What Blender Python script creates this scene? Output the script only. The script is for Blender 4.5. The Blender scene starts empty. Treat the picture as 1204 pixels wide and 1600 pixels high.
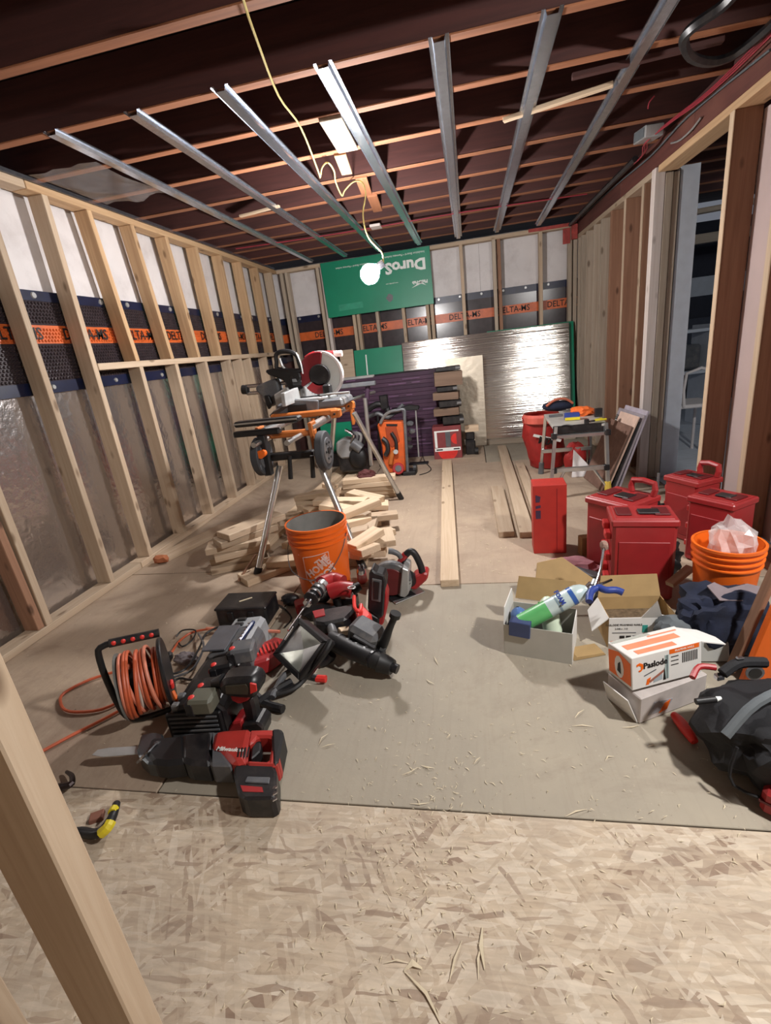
import bpy, bmesh, math, random
from mathutils import Vector, Matrix, Euler
random.seed(7)
SC = bpy.context.scene
C = bpy.data.collections.new('scene'); SC.collection.children.link(C)

# ---------------------------------------------------------------- camera
H = 1.12                                   # eye height
FPX = 747.3                                # focal length in pixels of the 1204x1600 frame
def _rot(p, y, r):
    B = Matrix(((1,0,0),(0,0,1),(0,-1,0)))
    Ry = Matrix(((math.cos(y),-math.sin(y),0),(math.sin(y),math.cos(y),0),(0,0,1)))
    Rx = Matrix(((1,0,0),(0,math.cos(p),math.sin(p)),(0,-math.sin(p),math.cos(p))))
    Rr = Matrix(((math.cos(r),-math.sin(r),0),(math.sin(r),math.cos(r),0),(0,0,1)))
    return Ry @ Rx @ B @ Rr
RM = _rot(.324, .202, .121)                # camera (right, down, forward) -> world
cam = bpy.data.cameras.new('camera'); co = bpy.data.objects.new('camera', cam); C.objects.link(co)
cam.sensor_fit = 'VERTICAL'; cam.sensor_height = 24; cam.lens = 24*FPX/1600; cam.clip_start = .02
co.matrix_world = Matrix.Translation((0,0,H)) @ (RM @ Matrix(((1,0,0),(0,-1,0),(0,0,-1)))).to_4x4()
SC.camera = co

# ---------------------------------------------------------------- light and exposure
SC.view_settings.view_transform = 'Standard'; SC.view_settings.look = 'None'
SC.view_settings.gamma = 1; SC.view_settings.use_curve_mapping = False
SC.view_settings.exposure = 0.80
W = bpy.data.worlds.new('world'); SC.world = W; W.use_nodes = True
W.node_tree.nodes['Background'].inputs[0].default_value = (.80,.85,1,1)
W.node_tree.nodes['Background'].inputs[1].default_value = .10
BULB = Vector((-.545, 3.05, 1.55)); BULB_POWER = 560
# the second lamp of the basement: a hooded work lamp clipped up at the right, beside the camera
wl = bpy.data.lights.new('hooded_lamp', 'AREA'); wl.shape = 'DISK'; wl.size = .12; wl.energy = 34; wl.color = (1,.965,.93)
wo = bpy.data.objects.new('hooded_lamp_light', wl); C.objects.link(wo)
wo.location = (1.34, .72, 1.92); wo.rotation_euler = (Vector((-.65,.40,-1))).to_track_quat('-Z','Y').to_euler()
# unseen point light added to brighten the neighbouring room
nl = bpy.data.lights.new('next_room_fill', 'POINT'); nl.energy = 6; nl.color = (.85,.93,1); nl.shadow_soft_size = .08
no = bpy.data.objects.new('next_room_fill_light', nl); C.objects.link(no); no.location = (3.4, 4.6, 1.9)

# ---------------------------------------------------------------- points on real planes seen from the eye
def ray(px, py): return RM @ Vector((px-602, py-800, FPX))
def F(px, py, z=0):
    d = ray(px, py); t = (z-H)/d.z; return Vector((d.x*t, d.y*t, z))
def PY(px, py, Y):
    d = ray(px, py); t = Y/d.y; return Vector((d.x*t, Y, H+d.z*t))
def PX(px, py, X):
    d = ray(px, py); t = X/d.x; return Vector((X, d.y*t, H+d.z*t))

# ---------------------------------------------------------------- materials
def srgb(r, g, b):
    f = lambda c: (c/255/12.92) if c/255 <= .04045 else ((c/255+.055)/1.055)**2.4
    return (f(r), f(g), f(b), 1)
def _new(name):
    m = bpy.data.materials.new(name); m.use_nodes = True
    nt = m.node_tree; return m, nt, nt.nodes['Principled BSDF']
def mat(name, col, rough=.6, metal=0, var=.12, scale=18, bump=.0, emit=0, alpha=1, trans=0, dirt=None, dirt_amt=.4, coat=0):
    m, nt, b = _new(name); N = nt.nodes; L = nt.links
    c = srgb(*col)
    tc = N.new('ShaderNodeTexCoord'); nz = N.new('ShaderNodeTexNoise'); nz.inputs['Scale'].default_value = scale; nz.inputs['Detail'].default_value = 5
    L.new(tc.outputs['Object'], nz.inputs['Vector'])
    rp = N.new('ShaderNodeValToRGB'); rp.color_ramp.elements[0].position = .3; rp.color_ramp.elements[1].position = .7
    rp.color_ramp.elements[0].color = tuple(x*(1-var) for x in c[:3])+(1,); rp.color_ramp.elements[1].color = tuple(min(1,x*(1+var)) for x in c[:3])+(1,)
    L.new(nz.outputs['Fac'], rp.inputs['Fac']); out = rp.outputs['Color']
    if dirt:
        n2 = N.new('ShaderNodeTexNoise'); n2.inputs['Scale'].default_value = scale*.6; n2.inputs['Detail'].default_value = 8; n2.inputs['Roughness'].default_value = .7
        L.new(tc.outputs['Object'], n2.inputs['Vector'])
        r2 = N.new('ShaderNodeValToRGB'); r2.color_ramp.elements[0].position = .48; r2.color_ramp.elements[1].position = .66
        r2.color_ramp.elements[0].color = (0,0,0,1); r2.color_ramp.elements[1].color = (dirt_amt,)*3+(1,)
        L.new(n2.outputs['Fac'], r2.inputs['Fac'])
        mx = N.new('ShaderNodeMixRGB'); L.new(r2.outputs['Color'], mx.inputs['Fac']); L.new(out, mx.inputs[1]); mx.inputs[2].default_value = srgb(*dirt); out = mx.outputs['Color']
    L.new(out, b.inputs['Base Color'])
    b.inputs['Roughness'].default_value = rough; b.inputs['Metallic'].default_value = metal
    if coat: b.inputs['Coat Weight'].default_value = coat
    if bump:
        bp = N.new('ShaderNodeBump'); bp.inputs['Strength'].default_value = bump; bp.inputs['Distance'].default_value = .01
        L.new(nz.outputs['Fac'], bp.inputs['Height']); L.new(bp.outputs['Normal'], b.inputs['Normal'])
    if emit: b.inputs['Emission Color'].default_value = c; b.inputs['Emission Strength'].default_value = emit
    if trans: b.inputs['Transmission Weight'].default_value = trans
    if alpha < 1: b.inputs['Alpha'].default_value = alpha
    return m
def wood(name, col, dark, rough=.75, knots=True, grain=28, var=.5, stain=None):
    """sawn timber: grain along local X, different from piece to piece"""
    m, nt, b = _new(name); N = nt.nodes; L = nt.links
    tc = N.new('ShaderNodeTexCoord'); oi = N.new('ShaderNodeObjectInfo')
    add = N.new('ShaderNodeVectorMath'); add.operation = 'ADD'
    mu = N.new('ShaderNodeVectorMath'); mu.operation = 'SCALE'; mu.inputs['Scale'].default_value = 17
    cb = N.new('ShaderNodeCombineXYZ'); [L.new(oi.outputs['Random'], cb.inputs[i]) for i in range(3)]
    L.new(cb.outputs[0], mu.inputs[0]); L.new(tc.outputs['Object'], add.inputs[0]); L.new(mu.outputs[0], add.inputs[1])
    mp = N.new('ShaderNodeMapping'); mp.inputs['Scale'].default_value = (1.2, grain, grain); L.new(add.outputs[0], mp.inputs['Vector'])
    nz = N.new('ShaderNodeTexNoise'); nz.inputs['Scale'].default_value = 1.6; nz.inputs['Detail'].default_value = 6; nz.inputs['Roughness'].default_value = .6; nz.inputs['Distortion'].default_value = .6
    L.new(mp.outputs[0], nz.inputs['Vector'])
    rp = N.new('ShaderNodeValToRGB'); rp.color_ramp.elements[0].position = .33; rp.color_ramp.elements[1].position = .66
    rp.color_ramp.elements[0].color = tuple(a*(1-var)+d*var for a, d in zip(srgb(*dark), srgb(*col))); rp.color_ramp.elements[1].color = srgb(*col)
    L.new(nz.outputs['Fac'], rp.inputs['Fac']); out = rp.outputs['Color']
    # piece to piece tone
    hs = N.new('ShaderNodeHueSaturation'); mr = N.new('ShaderNodeMapRange'); mr.inputs['To Min'].default_value = .82; mr.inputs['To Max'].default_value = 1.12
    L.new(oi.outputs['Random'], mr.inputs['Value']); L.new(mr.outputs[0], hs.inputs['Value']); L.new(out, hs.inputs['Color']); out = hs.outputs['Color']
    if knots:
        m2 = N.new('ShaderNodeMapping'); m2.inputs['Scale'].default_value = (4.5, 11, 11); L.new(add.outputs[0], m2.inputs['Vector'])
        v = N.new('ShaderNodeTexVoronoi'); v.inputs['Scale'].default_value = 1; L.new(m2.outputs[0], v.inputs['Vector'])
        r2 = N.new('ShaderNodeValToRGB'); r2.color_ramp.elements[0].position = .08; r2.color_ramp.elements[0].color = (.85,)*3+(1,); r2.color_ramp.elements[1].position = .17; r2.color_ramp.elements[1].color = (0,0,0,1)
        L.new(v.outputs['Distance'], r2.inputs['Fac'])
        mx = N.new('ShaderNodeMixRGB'); L.new(r2.outputs['Color'], mx.inputs['Fac']); L.new(out, mx.inputs[1]); mx.inputs[2].default_value = tuple(x*.55 for x in srgb(*dark)[:3])+(1,); out = mx.outputs['Color']
    if stain:
        n3 = N.new('ShaderNodeTexNoise'); n3.inputs['Scale'].default_value = 2.2; n3.inputs['Detail'].default_value = 4; L.new(add.outputs[0], n3.inputs['Vector'])
        r3 = N.new('ShaderNodeValToRGB'); r3.color_ramp.elements[0].position = .5; r3.color_ramp.elements[0].color = (0,0,0,1); r3.color_ramp.elements[1].position = .7; r3.color_ramp.elements[1].color = (.7,)*3+(1,)
        L.new(n3.outputs['Fac'], r3.inputs['Fac']); mx = N.new('ShaderNodeMixRGB'); L.new(r3.outputs['Color'], mx.inputs['Fac']); L.new(out, mx.inputs[1]); mx.inputs[2].default_value = srgb(*stain); out = mx.outputs['Color']
    L.new(out, b.inputs['Base Color']); b.inputs['Roughness'].default_value = rough
    bp = N.new('ShaderNodeBump'); bp.inputs['Strength'].default_value = .25; bp.inputs['Distance'].default_value = .003
    L.new(nz.outputs['Fac'], bp.inputs['Height']); L.new(bp.outputs['Normal'], b.inputs['Normal'])
    return m
def osb_mat(name, cols, scale=1.0, grime=(150,130,112)):
    """strand board: three layers of long flat flakes laid at different angles"""
    m, nt, b = _new(name); N = nt.nodes; L = nt.links
    tc = N.new('ShaderNodeTexCoord'); prev = None; hprev = None
    wn = N.new('ShaderNodeTexNoise'); wn.inputs['Scale'].default_value = 9; wn.inputs['Detail'].default_value = 3
    L.new(tc.outputs['Object'], wn.inputs['Vector'])
    wsub = N.new('ShaderNodeVectorMath'); wsub.operation = 'SUBTRACT'; wsub.inputs[1].default_value = (.5,.5,.5); L.new(wn.outputs['Color'], wsub.inputs[0])
    wsc = N.new('ShaderNodeVectorMath'); wsc.operation = 'SCALE'; wsc.inputs['Scale'].default_value = .018; L.new(wsub.outputs[0], wsc.inputs[0])
    wad = N.new('ShaderNodeVectorMath'); wad.operation = 'ADD'; L.new(tc.outputs['Object'], wad.inputs[0]); L.new(wsc.outputs[0], wad.inputs[1])
    for k, (ang, sx, sy) in enumerate(((.35, 7, 40), (-.45, 9, 62), (.9, 10, 70), (-1.05, 12, 80), (.05, 14, 95))):
        mp = N.new('ShaderNodeMapping'); mp.vector_type = 'TEXTURE'; mp.inputs['Rotation'].default_value = (0,0,ang); mp.inputs['Location'].default_value = (k*3.1,k*1.7,0)
        mp.inputs['Scale'].default_value = (1/(sx*scale), 1/(sy*scale), .1)
        L.new(wad.outputs[0], mp.inputs['Vector'])
        v = N.new('ShaderNodeTexVoronoi'); v.inputs['Scale'].default_value = 1; v.inputs['Randomness'].default_value = 1; L.new(mp.outputs[0], v.inputs['Vector'])
        sp = N.new('ShaderNodeSeparateColor'); L.new(v.outputs['Color'], sp.inputs[0])
        rp = N.new('ShaderNodeValToRGB'); rp.color_ramp.interpolation = 'LINEAR'
        e = rp.color_ramp.elements; e[0].position = 0; e[0].color = srgb(*cols[0]); e[1].position = 1; e[1].color = srgb(*cols[3])
        a = e.new(.16); a.color = srgb(*cols[1]); a = e.new(.6); a.color = srgb(*cols[2])
        L.new(sp.outputs[0], rp.inputs['Fac'])
        if prev is None: prev = rp.outputs['Color']; hprev = sp.outputs[1]
        else:
            th = N.new('ShaderNodeMath'); th.operation = 'GREATER_THAN'; th.inputs[1].default_value = .62; L.new(sp.outputs[2], th.inputs[0])
            sc = N.new('ShaderNodeMath'); sc.operation = 'MULTIPLY'; sc.inputs[1].default_value = .72; L.new(th.outputs[0], sc.inputs[0])
            mx = N.new('ShaderNodeMixRGB'); L.new(sc.outputs[0], mx.inputs['Fac']); L.new(prev, mx.inputs[1]); L.new(rp.outputs['Color'], mx.inputs[2]); prev = mx.outputs['Color']
            mh = N.new('ShaderNodeMixRGB'); L.new(sc.outputs[0], mh.inputs['Fac']); L.new(hprev, mh.inputs[1]); L.new(sp.outputs[1], mh.inputs[2]); hprev = mh.outputs['Color']
    nz = N.new('ShaderNodeTexNoise'); nz.inputs['Scale'].default_value = 3.2; nz.inputs['Detail'].default_value = 10; nz.inputs['Roughness'].default_value = .72; L.new(tc.outputs['Object'], nz.inputs['Vector'])
    r2 = N.new('ShaderNodeValToRGB'); r2.color_ramp.elements[0].position = .42; r2.color_ramp.elements[0].color = (0,0,0,1); r2.color_ramp.elements[1].position = .7; r2.color_ramp.elements[1].color = (.75,)*3+(1,)
    L.new(nz.outputs['Fac'], r2.inputs['Fac']); mx = N.new('ShaderNodeMixRGB'); L.new(r2.outputs['Color'], mx.inputs['Fac']); L.new(prev, mx.inputs[1]); mx.inputs[2].default_value = srgb(*grime)
    m3 = N.new('ShaderNodeMapping'); m3.inputs['Scale'].default_value = (14, 110, 1); m3.inputs['Rotation'].default_value = (0,0,.12); L.new(wad.outputs[0], m3.inputs['Vector'])
    n3 = N.new('ShaderNodeTexNoise'); n3.inputs['Scale'].default_value = 1; n3.inputs['Detail'].default_value = 6; n3.inputs['Distortion'].default_value = .3; L.new(m3.outputs[0], n3.inputs['Vector'])
    r3 = N.new('ShaderNodeValToRGB'); r3.color_ramp.elements[0].position = .35; r3.color_ramp.elements[0].color = (.90,.89,.88,1); r3.color_ramp.elements[1].position = .62; r3.color_ramp.elements[1].color = (1.06,1.05,1.04,1)
    L.new(n3.outputs['Fac'], r3.inputs['Fac']); ml = N.new('ShaderNodeMixRGB'); ml.blend_type = 'MULTIPLY'; ml.inputs['Fac'].default_value = 1; L.new(mx.outputs['Color'], ml.inputs[1]); L.new(r3.outputs['Color'], ml.inputs[2])
    n4 = N.new('ShaderNodeTexNoise'); n4.inputs['Scale'].default_value = 14; n4.inputs['Detail'].default_value = 8; n4.inputs['Roughness'].default_value = .8; n4.inputs['Distortion'].default_value = 2; L.new(tc.outputs['Object'], n4.inputs['Vector'])
    r4 = N.new('ShaderNodeValToRGB'); r4.color_ramp.elements[0].position = .60; r4.color_ramp.elements[0].color = (0,0,0,1); r4.color_ramp.elements[1].position = .68; r4.color_ramp.elements[1].color = (.6,.6,.6,1)
    L.new(n4.outputs['Fac'], r4.inputs['Fac']); m5 = N.new('ShaderNodeMixRGB'); L.new(r4.outputs['Color'], m5.inputs['Fac']); L.new(ml.outputs['Color'], m5.inputs[1]); m5.inputs[2].default_value = srgb(128,102,84)
    L.new(m5.outputs['Color'], b.inputs['Base Color']); b.inputs['Roughness'].default_value = .72
    bp = N.new('ShaderNodeBump'); bp.inputs['Strength'].default_value = .35; bp.inputs['Distance'].default_value = .002
    L.new(hprev, bp.inputs['Height']); L.new(bp.outputs['Normal'], b.inputs['Normal'])
    return m
def ply_mat(name, base, light, stain, spec=(96,78,66)):
    """worn plywood subfloor: broad tone patches, faint grain, dark stains and specks"""
    m, nt, b = _new(name); N = nt.nodes; L = nt.links
    tc = N.new('ShaderNodeTexCoord')
    def noise(s, d, r=.6, vec=None, dist=0):
        n = N.new('ShaderNodeTexNoise'); n.inputs['Scale'].default_value = s; n.inputs['Detail'].default_value = d; n.inputs['Roughness'].default_value = r; n.inputs['Distortion'].default_value = dist
        L.new(vec or tc.outputs['Object'], n.inputs['Vector']); return n.outputs['Fac']
    def ramp(fac, p0, c0, p1, c1):
        r = N.new('ShaderNodeValToRGB'); e = r.color_ramp.elements; e[0].position = p0; e[0].color = c0; e[1].position = p1; e[1].color = c1; L.new(fac, r.inputs['Fac']); return r.outputs['Color']
    def mix(f, a, c):
        x = N.new('ShaderNodeMixRGB'); L.new(f, x.inputs['Fac']); L.new(a, x.inputs[1])
        if isinstance(c, tuple): x.inputs[2].default_value = c
        else: L.new(c, x.inputs[2])
        return x.outputs['Color']
    out = ramp(noise(1.3, 6, .65), .35, srgb(*base), .68, srgb(*light))
    mp = N.new('ShaderNodeMapping'); mp.inputs['Scale'].default_value = (40, 3, 1); L.new(tc.outputs['Object'], mp.inputs['Vector'])
    out = mix(ramp(noise(1.2, 6, .6, mp.outputs[0], 1.2), .5, (0,0,0,1), .75, (.16,)*3+(1,)), out, srgb(*stain))
    out = mix(ramp(noise(.9, 9, .75, None, .6), .52, (0,0,0,1), .68, (.6,)*3+(1,)), out, srgb(*stain))
    out = mix(ramp(noise(45, 3, .8), .66, (0,0,0,1), .74, (.7,)*3+(1,)), out, srgb(*spec))
    out = mix(ramp(noise(30, 4, .8), .64, (0,0,0,1), .72, (.5,)*3+(1,)), out, srgb(205,192,170))
    L.new(out, b.inputs['Base Color']); b.inputs['Roughness'].default_value = .7
    bp = N.new('ShaderNodeBump'); bp.inputs['Strength'].default_value = .25; bp.inputs['Distance'].default_value = .002
    L.new(noise(60, 5), bp.inputs['Height']); L.new(bp.outputs['Normal'], b.inputs['Normal'])
    return m
def foil_mat(name, rough=.2, col=(205,200,198), bump=.35, sc=28, stretch=(1,1,1), macro=2.5):
    m, nt, b = _new(name); N = nt.nodes; L = nt.links
    tc = N.new('ShaderNodeTexCoord'); nz = N.new('ShaderNodeTexNoise'); nz.inputs['Scale'].default_value = sc; nz.inputs['Detail'].default_value = 3
    fm = N.new('ShaderNodeMapping'); fm.inputs['Scale'].default_value = stretch; L.new(tc.outputs['Object'], fm.inputs['Vector']); L.new(fm.outputs[0], nz.inputs['Vector'])
    n2 = N.new('ShaderNodeTexNoise'); n2.inputs['Scale'].default_value = 2.3; n2.inputs['Detail'].default_value = 4; L.new(tc.outputs['Object'], n2.inputs['Vector'])
    ad = N.new('ShaderNodeMath'); ad.operation = 'MULTIPLY_ADD'; ad.inputs[1].default_value = macro; L.new(n2.outputs['Fac'], ad.inputs[0]); L.new(nz.outputs['Fac'], ad.inputs[2])
    bp = N.new('ShaderNodeBump'); bp.inputs['Strength'].default_value = bump; bp.inputs['Distance'].default_value = .01
    L.new(ad.outputs[0], bp.inputs['Height']); L.new(bp.outputs['Normal'], b.inputs['Normal'])
    b.inputs['Base Color'].default_value = srgb(*col); b.inputs['Metallic'].default_value = .92; b.inputs['Roughness'].default_value = rough
    return m

M = {}
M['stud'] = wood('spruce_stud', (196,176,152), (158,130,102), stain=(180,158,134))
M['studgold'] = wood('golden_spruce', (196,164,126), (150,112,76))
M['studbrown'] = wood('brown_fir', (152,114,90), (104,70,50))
M['studgrey'] = wood('weathered_pale_timber', (188,174,156), (146,126,106))
M['studwhite'] = wood('whitewashed_timber', (222,212,206), (186,170,158))
M['joist'] = wood('old_dark_joist', (78,42,38), (40,22,21), grain=20, knots=False)
M['joistedge'] = wood('sawn_joist_underside', (156,102,70), (96,58,40), knots=False)
M['deck'] = wood('old_dark_deck_board', (48,29,30), (26,15,17), knots=False)
M['beam'] = wood('dark_red_beam', (104,58,50), (58,30,28), knots=False, stain=(120,76,62))
M['scrap'] = wood('fresh_cut_scrap', (214,192,164), (176,146,114), knots=True)
M['osb'] = osb_mat('strand_board', ((132,108,90),(176,158,136),(194,178,156),(210,198,180)), grime=(166,152,136))
M['ply'] = ply_mat('grey_worn_plywood', (146,138,124), (166,156,138), (120,106,94))
M['ply2'] = ply_mat('tan_worn_plywood', (158,140,122), (184,164,142), (112,88,76))
M['white'] = mat('white_board', (216,212,212), .55, var=.05, scale=6, dirt=(170,160,158), dirt_amt=.35)
M['foil'] = foil_mat('foil_facing')
M['foilrough'] = foil_mat('embossed_foil', .13, (184,180,174), .22, 26, (.02,1,3.0), .02)
M['membrane'] = mat('black_dimple_membrane', (54,46,50), .22, var=.2)
M['navy'] = mat('navy_membrane_edge', (16,24,54), .35, var=.25)
M['orangeband'] = mat('orange_print_band', (204,98,46), .4, var=.15)
M['blackink'] = mat('black_ink', (22,18,18), .6)
M['whiteink'] = mat('white_ink', (232,236,232), .6, var=.03)
M['galv'] = mat('galvanised_steel', (196,202,212), .24, metal=.95, var=.12, scale=40, bump=.05)
M['greenfoam'] = mat('green_foam_board', (0,132,98), .42, var=.1, scale=3)
M['purple'] = mat('purple_foam', (62,33,58), .6, var=.15, scale=8)
M['purpledark'] = mat('purple_foam_dark', (54,28,52), .65, var=.2, scale=8)
M['drywall'] = mat('pinkish_drywall', (196,176,172), .8, var=.05, scale=5)
M['bluewall'] = mat('bluish_white_wall', (196,204,214), .7, var=.05)
M['darkroom'] = mat('dark_blue_wall', (38,42,56), .7)
M['black'] = mat('black_rubber', (24,24,26), .5, var=.2)
M['blackpl'] = mat('black_plastic', (25,25,28), .38, var=.2, scale=30, dirt=(84,78,74), dirt_amt=.3)
M['greypl'] = mat('grey_plastic', (88,90,94), .45, var=.15, dirt=(140,132,122), dirt_amt=.4)
M['lightgrey'] = mat('light_grey_metal', (176,178,178), .35, metal=.5, var=.1)
M['alu'] = mat('aluminium', (205,208,208), .28, metal=.9, var=.08)
M['steel'] = mat('bright_steel', (200,200,204), .18, metal=1, var=.1)
M['redtool'] = mat('red_tool_plastic', (158,34,38), .4, var=.12, dirt=(110,60,54), dirt_amt=.35)
M['redcase'] = mat('red_case_plastic', (152,40,42), .38, var=.1, scale=9, dirt=(150,70,64), dirt_amt=.3)
M['redlight'] = mat('red_print', (214,52,46), .45)
M['orange'] = mat('orange_plastic', (226,102,26), .4, var=.08, scale=8)
M['orangedark'] = mat('orange_bracket', (178,100,44), .45, var=.15)
M['yellow'] = mat('yellow_paint', (214,196,40), .45)
M['rope'] = mat('pale_yellow_cable', (206,190,120), .5)
M['redwire'] = mat('red_cable', (150,48,60), .4)
M['orangecord'] = mat('orange_brown_cord', (196,92,56), .5)
M['pinkcord'] = mat('faded_orange_cord', (214,130,104), .5)
M['card'] = mat('brown_cardboard', (168,140,96), .8, var=.08)
M['cardwhite'] = mat('white_carton', (214,212,208), .6, var=.04)
M['cardshade'] = mat('shaded_carton', (176,174,166), .7, var=.04)
M['blue'] = mat('blue_plastic', (46,66,140), .4)
M['green'] = mat('green_label', (96,190,96), .4)
M['denim'] = mat('dark_navy_cloth', (20,27,48), .9, var=.3, bump=.4)
M['blackcloth'] = mat('black_bag_cloth', (15,15,20), .8, var=.3, bump=.5)
M['greycloth'] = mat('grey_trim_cloth', (92,98,102), .8)
M['redbag'] = mat('red_sack', (156,38,36), .45, var=.15, bump=.5)
M['orangecloth'] = mat('orange_cloth', (232,110,44), .8, bump=.4)
M['clear'] = mat('clear_film', (236,232,232), .12, alpha=.35, var=.02)
M['clearpl'] = mat('milky_clear_plastic', (206,208,204), .25, alpha=.7, var=.02)
M['lens'] = mat('lamp_lens', (214,220,210), .12, metal=.6)
M['shaving'] = mat('wood_shaving', (206,192,164), .8)

# ---------------------------------------------------------------- object helpers
def link(o, parent=None):
    C.objects.link(o)
    if parent is not None: o.parent = parent
    return o
def setp(o, label=None, cat=None, group=None, kind=None):
    if label: o['label'] = label
    if cat: o['category'] = cat
    if group: o['group'] = group
    if kind: o['kind'] = kind
    return o
def thing(name, label, cat, loc=(0,0,0), rot=(0,0,0), group=None):
    o = bpy.data.objects.new(name, None); o.empty_display_size = .05; C.objects.link(o)
    if isinstance(rot, Matrix):
        o.matrix_world = Matrix.Translation(Vector(loc)) @ rot.to_4x4()
    else:
        o.location = loc; o.rotation_euler = rot if hasattr(rot, '__len__') else (0,0,rot)
    return setp(o, label, cat, group)
def struct(name, loc=(0,0,0)):
    o = bpy.data.objects.new(name, None); o.location = loc; C.objects.link(o); o['kind'] = 'structure'; return o
class MB:
    def __init__(s): s.bm = bmesh.new()
    def _xf(s, vs, m):
        if m is not None: bmesh.ops.transform(s.bm, matrix=m, verts=vs)
    def box(s, c, d, rot=None, taper=None):
        r = bmesh.ops.create_cube(s.bm, size=1); vs = r['verts']
        for v in vs:
            if taper and v.co.z > 0: v.co.x *= taper[0]; v.co.y *= taper[1]
            v.co = Vector((v.co.x*d[0], v.co.y*d[1], v.co.z*d[2]))
            if rot: v.co = Euler(rot).to_matrix() @ v.co
            v.co += Vector(c)
        return s
    def cyl(s, p0, p1, r0, r1=None, seg=14, caps=True):
        p0 = Vector(p0); p1 = Vector(p1); r1 = r0 if r1 is None else r1
        d = p1-p0; q = d.to_track_quat('Z','Y').to_matrix()
        a = [s.bm.verts.new(p0+q@Vector((math.cos(t)*r0, math.sin(t)*r0, 0))) for t in [2*math.pi*i/seg for i in range(seg)]]
        b = [s.bm.verts.new(p1+q@Vector((math.cos(t)*r1, math.sin(t)*r1, 0))) for t in [2*math.pi*i/seg for i in range(seg)]]
        for i in range(seg): s.bm.faces.new((a[i], a[(i+1)%seg], b[(i+1)%seg], b[i]))
        if caps: s.bm.faces.new(a[::-1]); s.bm.faces.new(b)
        return s
    def tube(s, pts, r, seg=8, smooth=4, closed=False):
        P = [Vector(p) for p in pts]
        if smooth and len(P) > 2:
            Q = []
            n = len(P)
            for i in range(n if closed else n-1):
                p0 = P[i-1] if (i or closed) else P[0]; p1 = P[i]; p2 = P[(i+1)%n]; p3 = P[(i+2)%n] if (closed or i+2 < n) else P[-1]
                for k in range(smooth):
                    t = k/smooth
                    Q.append(.5*((2*p1)+(p2-p0)*t+(2*p0-5*p1+4*p2-p3)*t*t+(3*p1-p0-3*p2+p3)*t**3))
            if not closed: Q.append(P[-1])
            P = Q
        rings = []; up = Vector((0,0,1)); n = len(P)
        for i, p in enumerate(P):
            d = (P[(i+1)%n if closed else min(i+1, n-1)] - P[i-1 if (i or closed) else 0]).normalized()
            if abs(d.dot(up)) > .95: up = Vector((1,0,0)) if abs(d.x) < .9 else Vector((0,1,0))
            x = d.cross(up).normalized(); y = x.cross(d).normalized(); up = y
            rr = r(i/(n-1)) if callable(r) else r
            rings.append([s.bm.verts.new(p+(x*math.cos(t)+y*math.sin(t))*rr) for t in [2*math.pi*k/seg for k in range(seg)]])
        for i in range(n if closed else n-1):
            a, b = rings[i], rings[(i+1)%n]
            for k in range(seg): s.bm.faces.new((a[k], a[(k+1)%seg], b[(k+1)%seg], b[k]))
        if not closed: s.bm.faces.new(rings[0][::-1]); s.bm.faces.new(rings[-1])
        return s
    def prism(s, pts, z0, z1, m=None):
        """polygon in local XY extruded from z0 to z1, then transformed"""
        a = [s.bm.verts.new((x, y, z0)) for x, y in pts]; b = [s.bm.verts.new((x, y, z1)) for x, y in pts]
        n = len(pts)
        f = [s.bm.faces.new(a[::-1]), s.bm.faces.new(b)]
        for i in range(n): s.bm.faces.new((a[i], a[(i+1)%n], b[(i+1)%n], b[i]))
        s._xf(a+b, m); return s
    def side(s, pts, y0, y1):
        """outline in XZ extruded along Y"""
        return s.prism(pts, y0, y1, Matrix(((1,0,0,0),(0,0,1,0),(0,1,0,0),(0,0,0,1))))
    def front(s, pts, x0, x1):
        """outline in YZ extruded along X"""
        return s.prism(pts, x0, x1, Matrix(((0,0,1,0),(1,0,0,0),(0,1,0,0),(0,0,0,1))))
    def lathe(s, prof, seg=28, c=(0,0,0), m=None):
        vs = []; rings = []
        for r, z in prof:
            ring = [s.bm.verts.new((c[0]+r*math.cos(2*math.pi*k/seg), c[1]+r*math.sin(2*math.pi*k/seg), c[2]+z)) for k in range(seg)]
            rings.append(ring); vs += ring
        for a, b in zip(rings, rings[1:]):
            for k in range(seg): s.bm.faces.new((a[k], a[(k+1)%seg], b[(k+1)%seg], b[k]))
        if prof[0][0] > 1e-6 and prof[0][0] < 1e3: s.bm.faces.new(rings[0][::-1])
        s._xf(vs, m); return s
    def ell(s, c, r, rot=None, sub=2, noise=0, seed=0):
        q = bmesh.ops.create_icosphere(s.bm, subdivisions=sub, radius=1); rnd = random.Random(seed)
        for v in q['verts']:
            k = 1+noise*(rnd.random()-.5)
            p = Vector((v.co.x*r[0], v.co.y*r[1], v.co.z*r[2]))*k
            if rot: p = Euler(rot).to_matrix() @ p
            v.co = p + Vector(c)
        return s
    def build(s, name, m, parent=None, bevel=0, smooth=False, seg=1, loc=None, rot=None):
        bmesh.ops.recalc_face_normals(s.bm, faces=s.bm.faces[:])
        if bevel:
            es = [e for e in s.bm.edges if len(e.link_faces) == 2 and e.calc_face_angle(0) > .5]
            if es: bmesh.ops.bevel(s.bm, geom=es, offset=bevel, segments=seg, affect='EDGES', clamp_overlap=True)
        me = bpy.data.meshes.new(name); s.bm.to_mesh(me); s.bm.free()
        if smooth:
            for p in me.polygons: p.use_smooth = True
            try: me.set_sharp_from_angle(angle=math.radians(38))
            except Exception: pass
        me.materials.append(M[m] if isinstance(m, str) else m)
        o = bpy.data.objects.new(name, me)
        if loc is not None: o.location = loc
        if rot is not None:
            if isinstance(rot, Matrix): o.rotation_euler = rot.to_euler()
            else: o.rotation_euler = rot
        return link(o, parent)
_lum = {}
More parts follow.
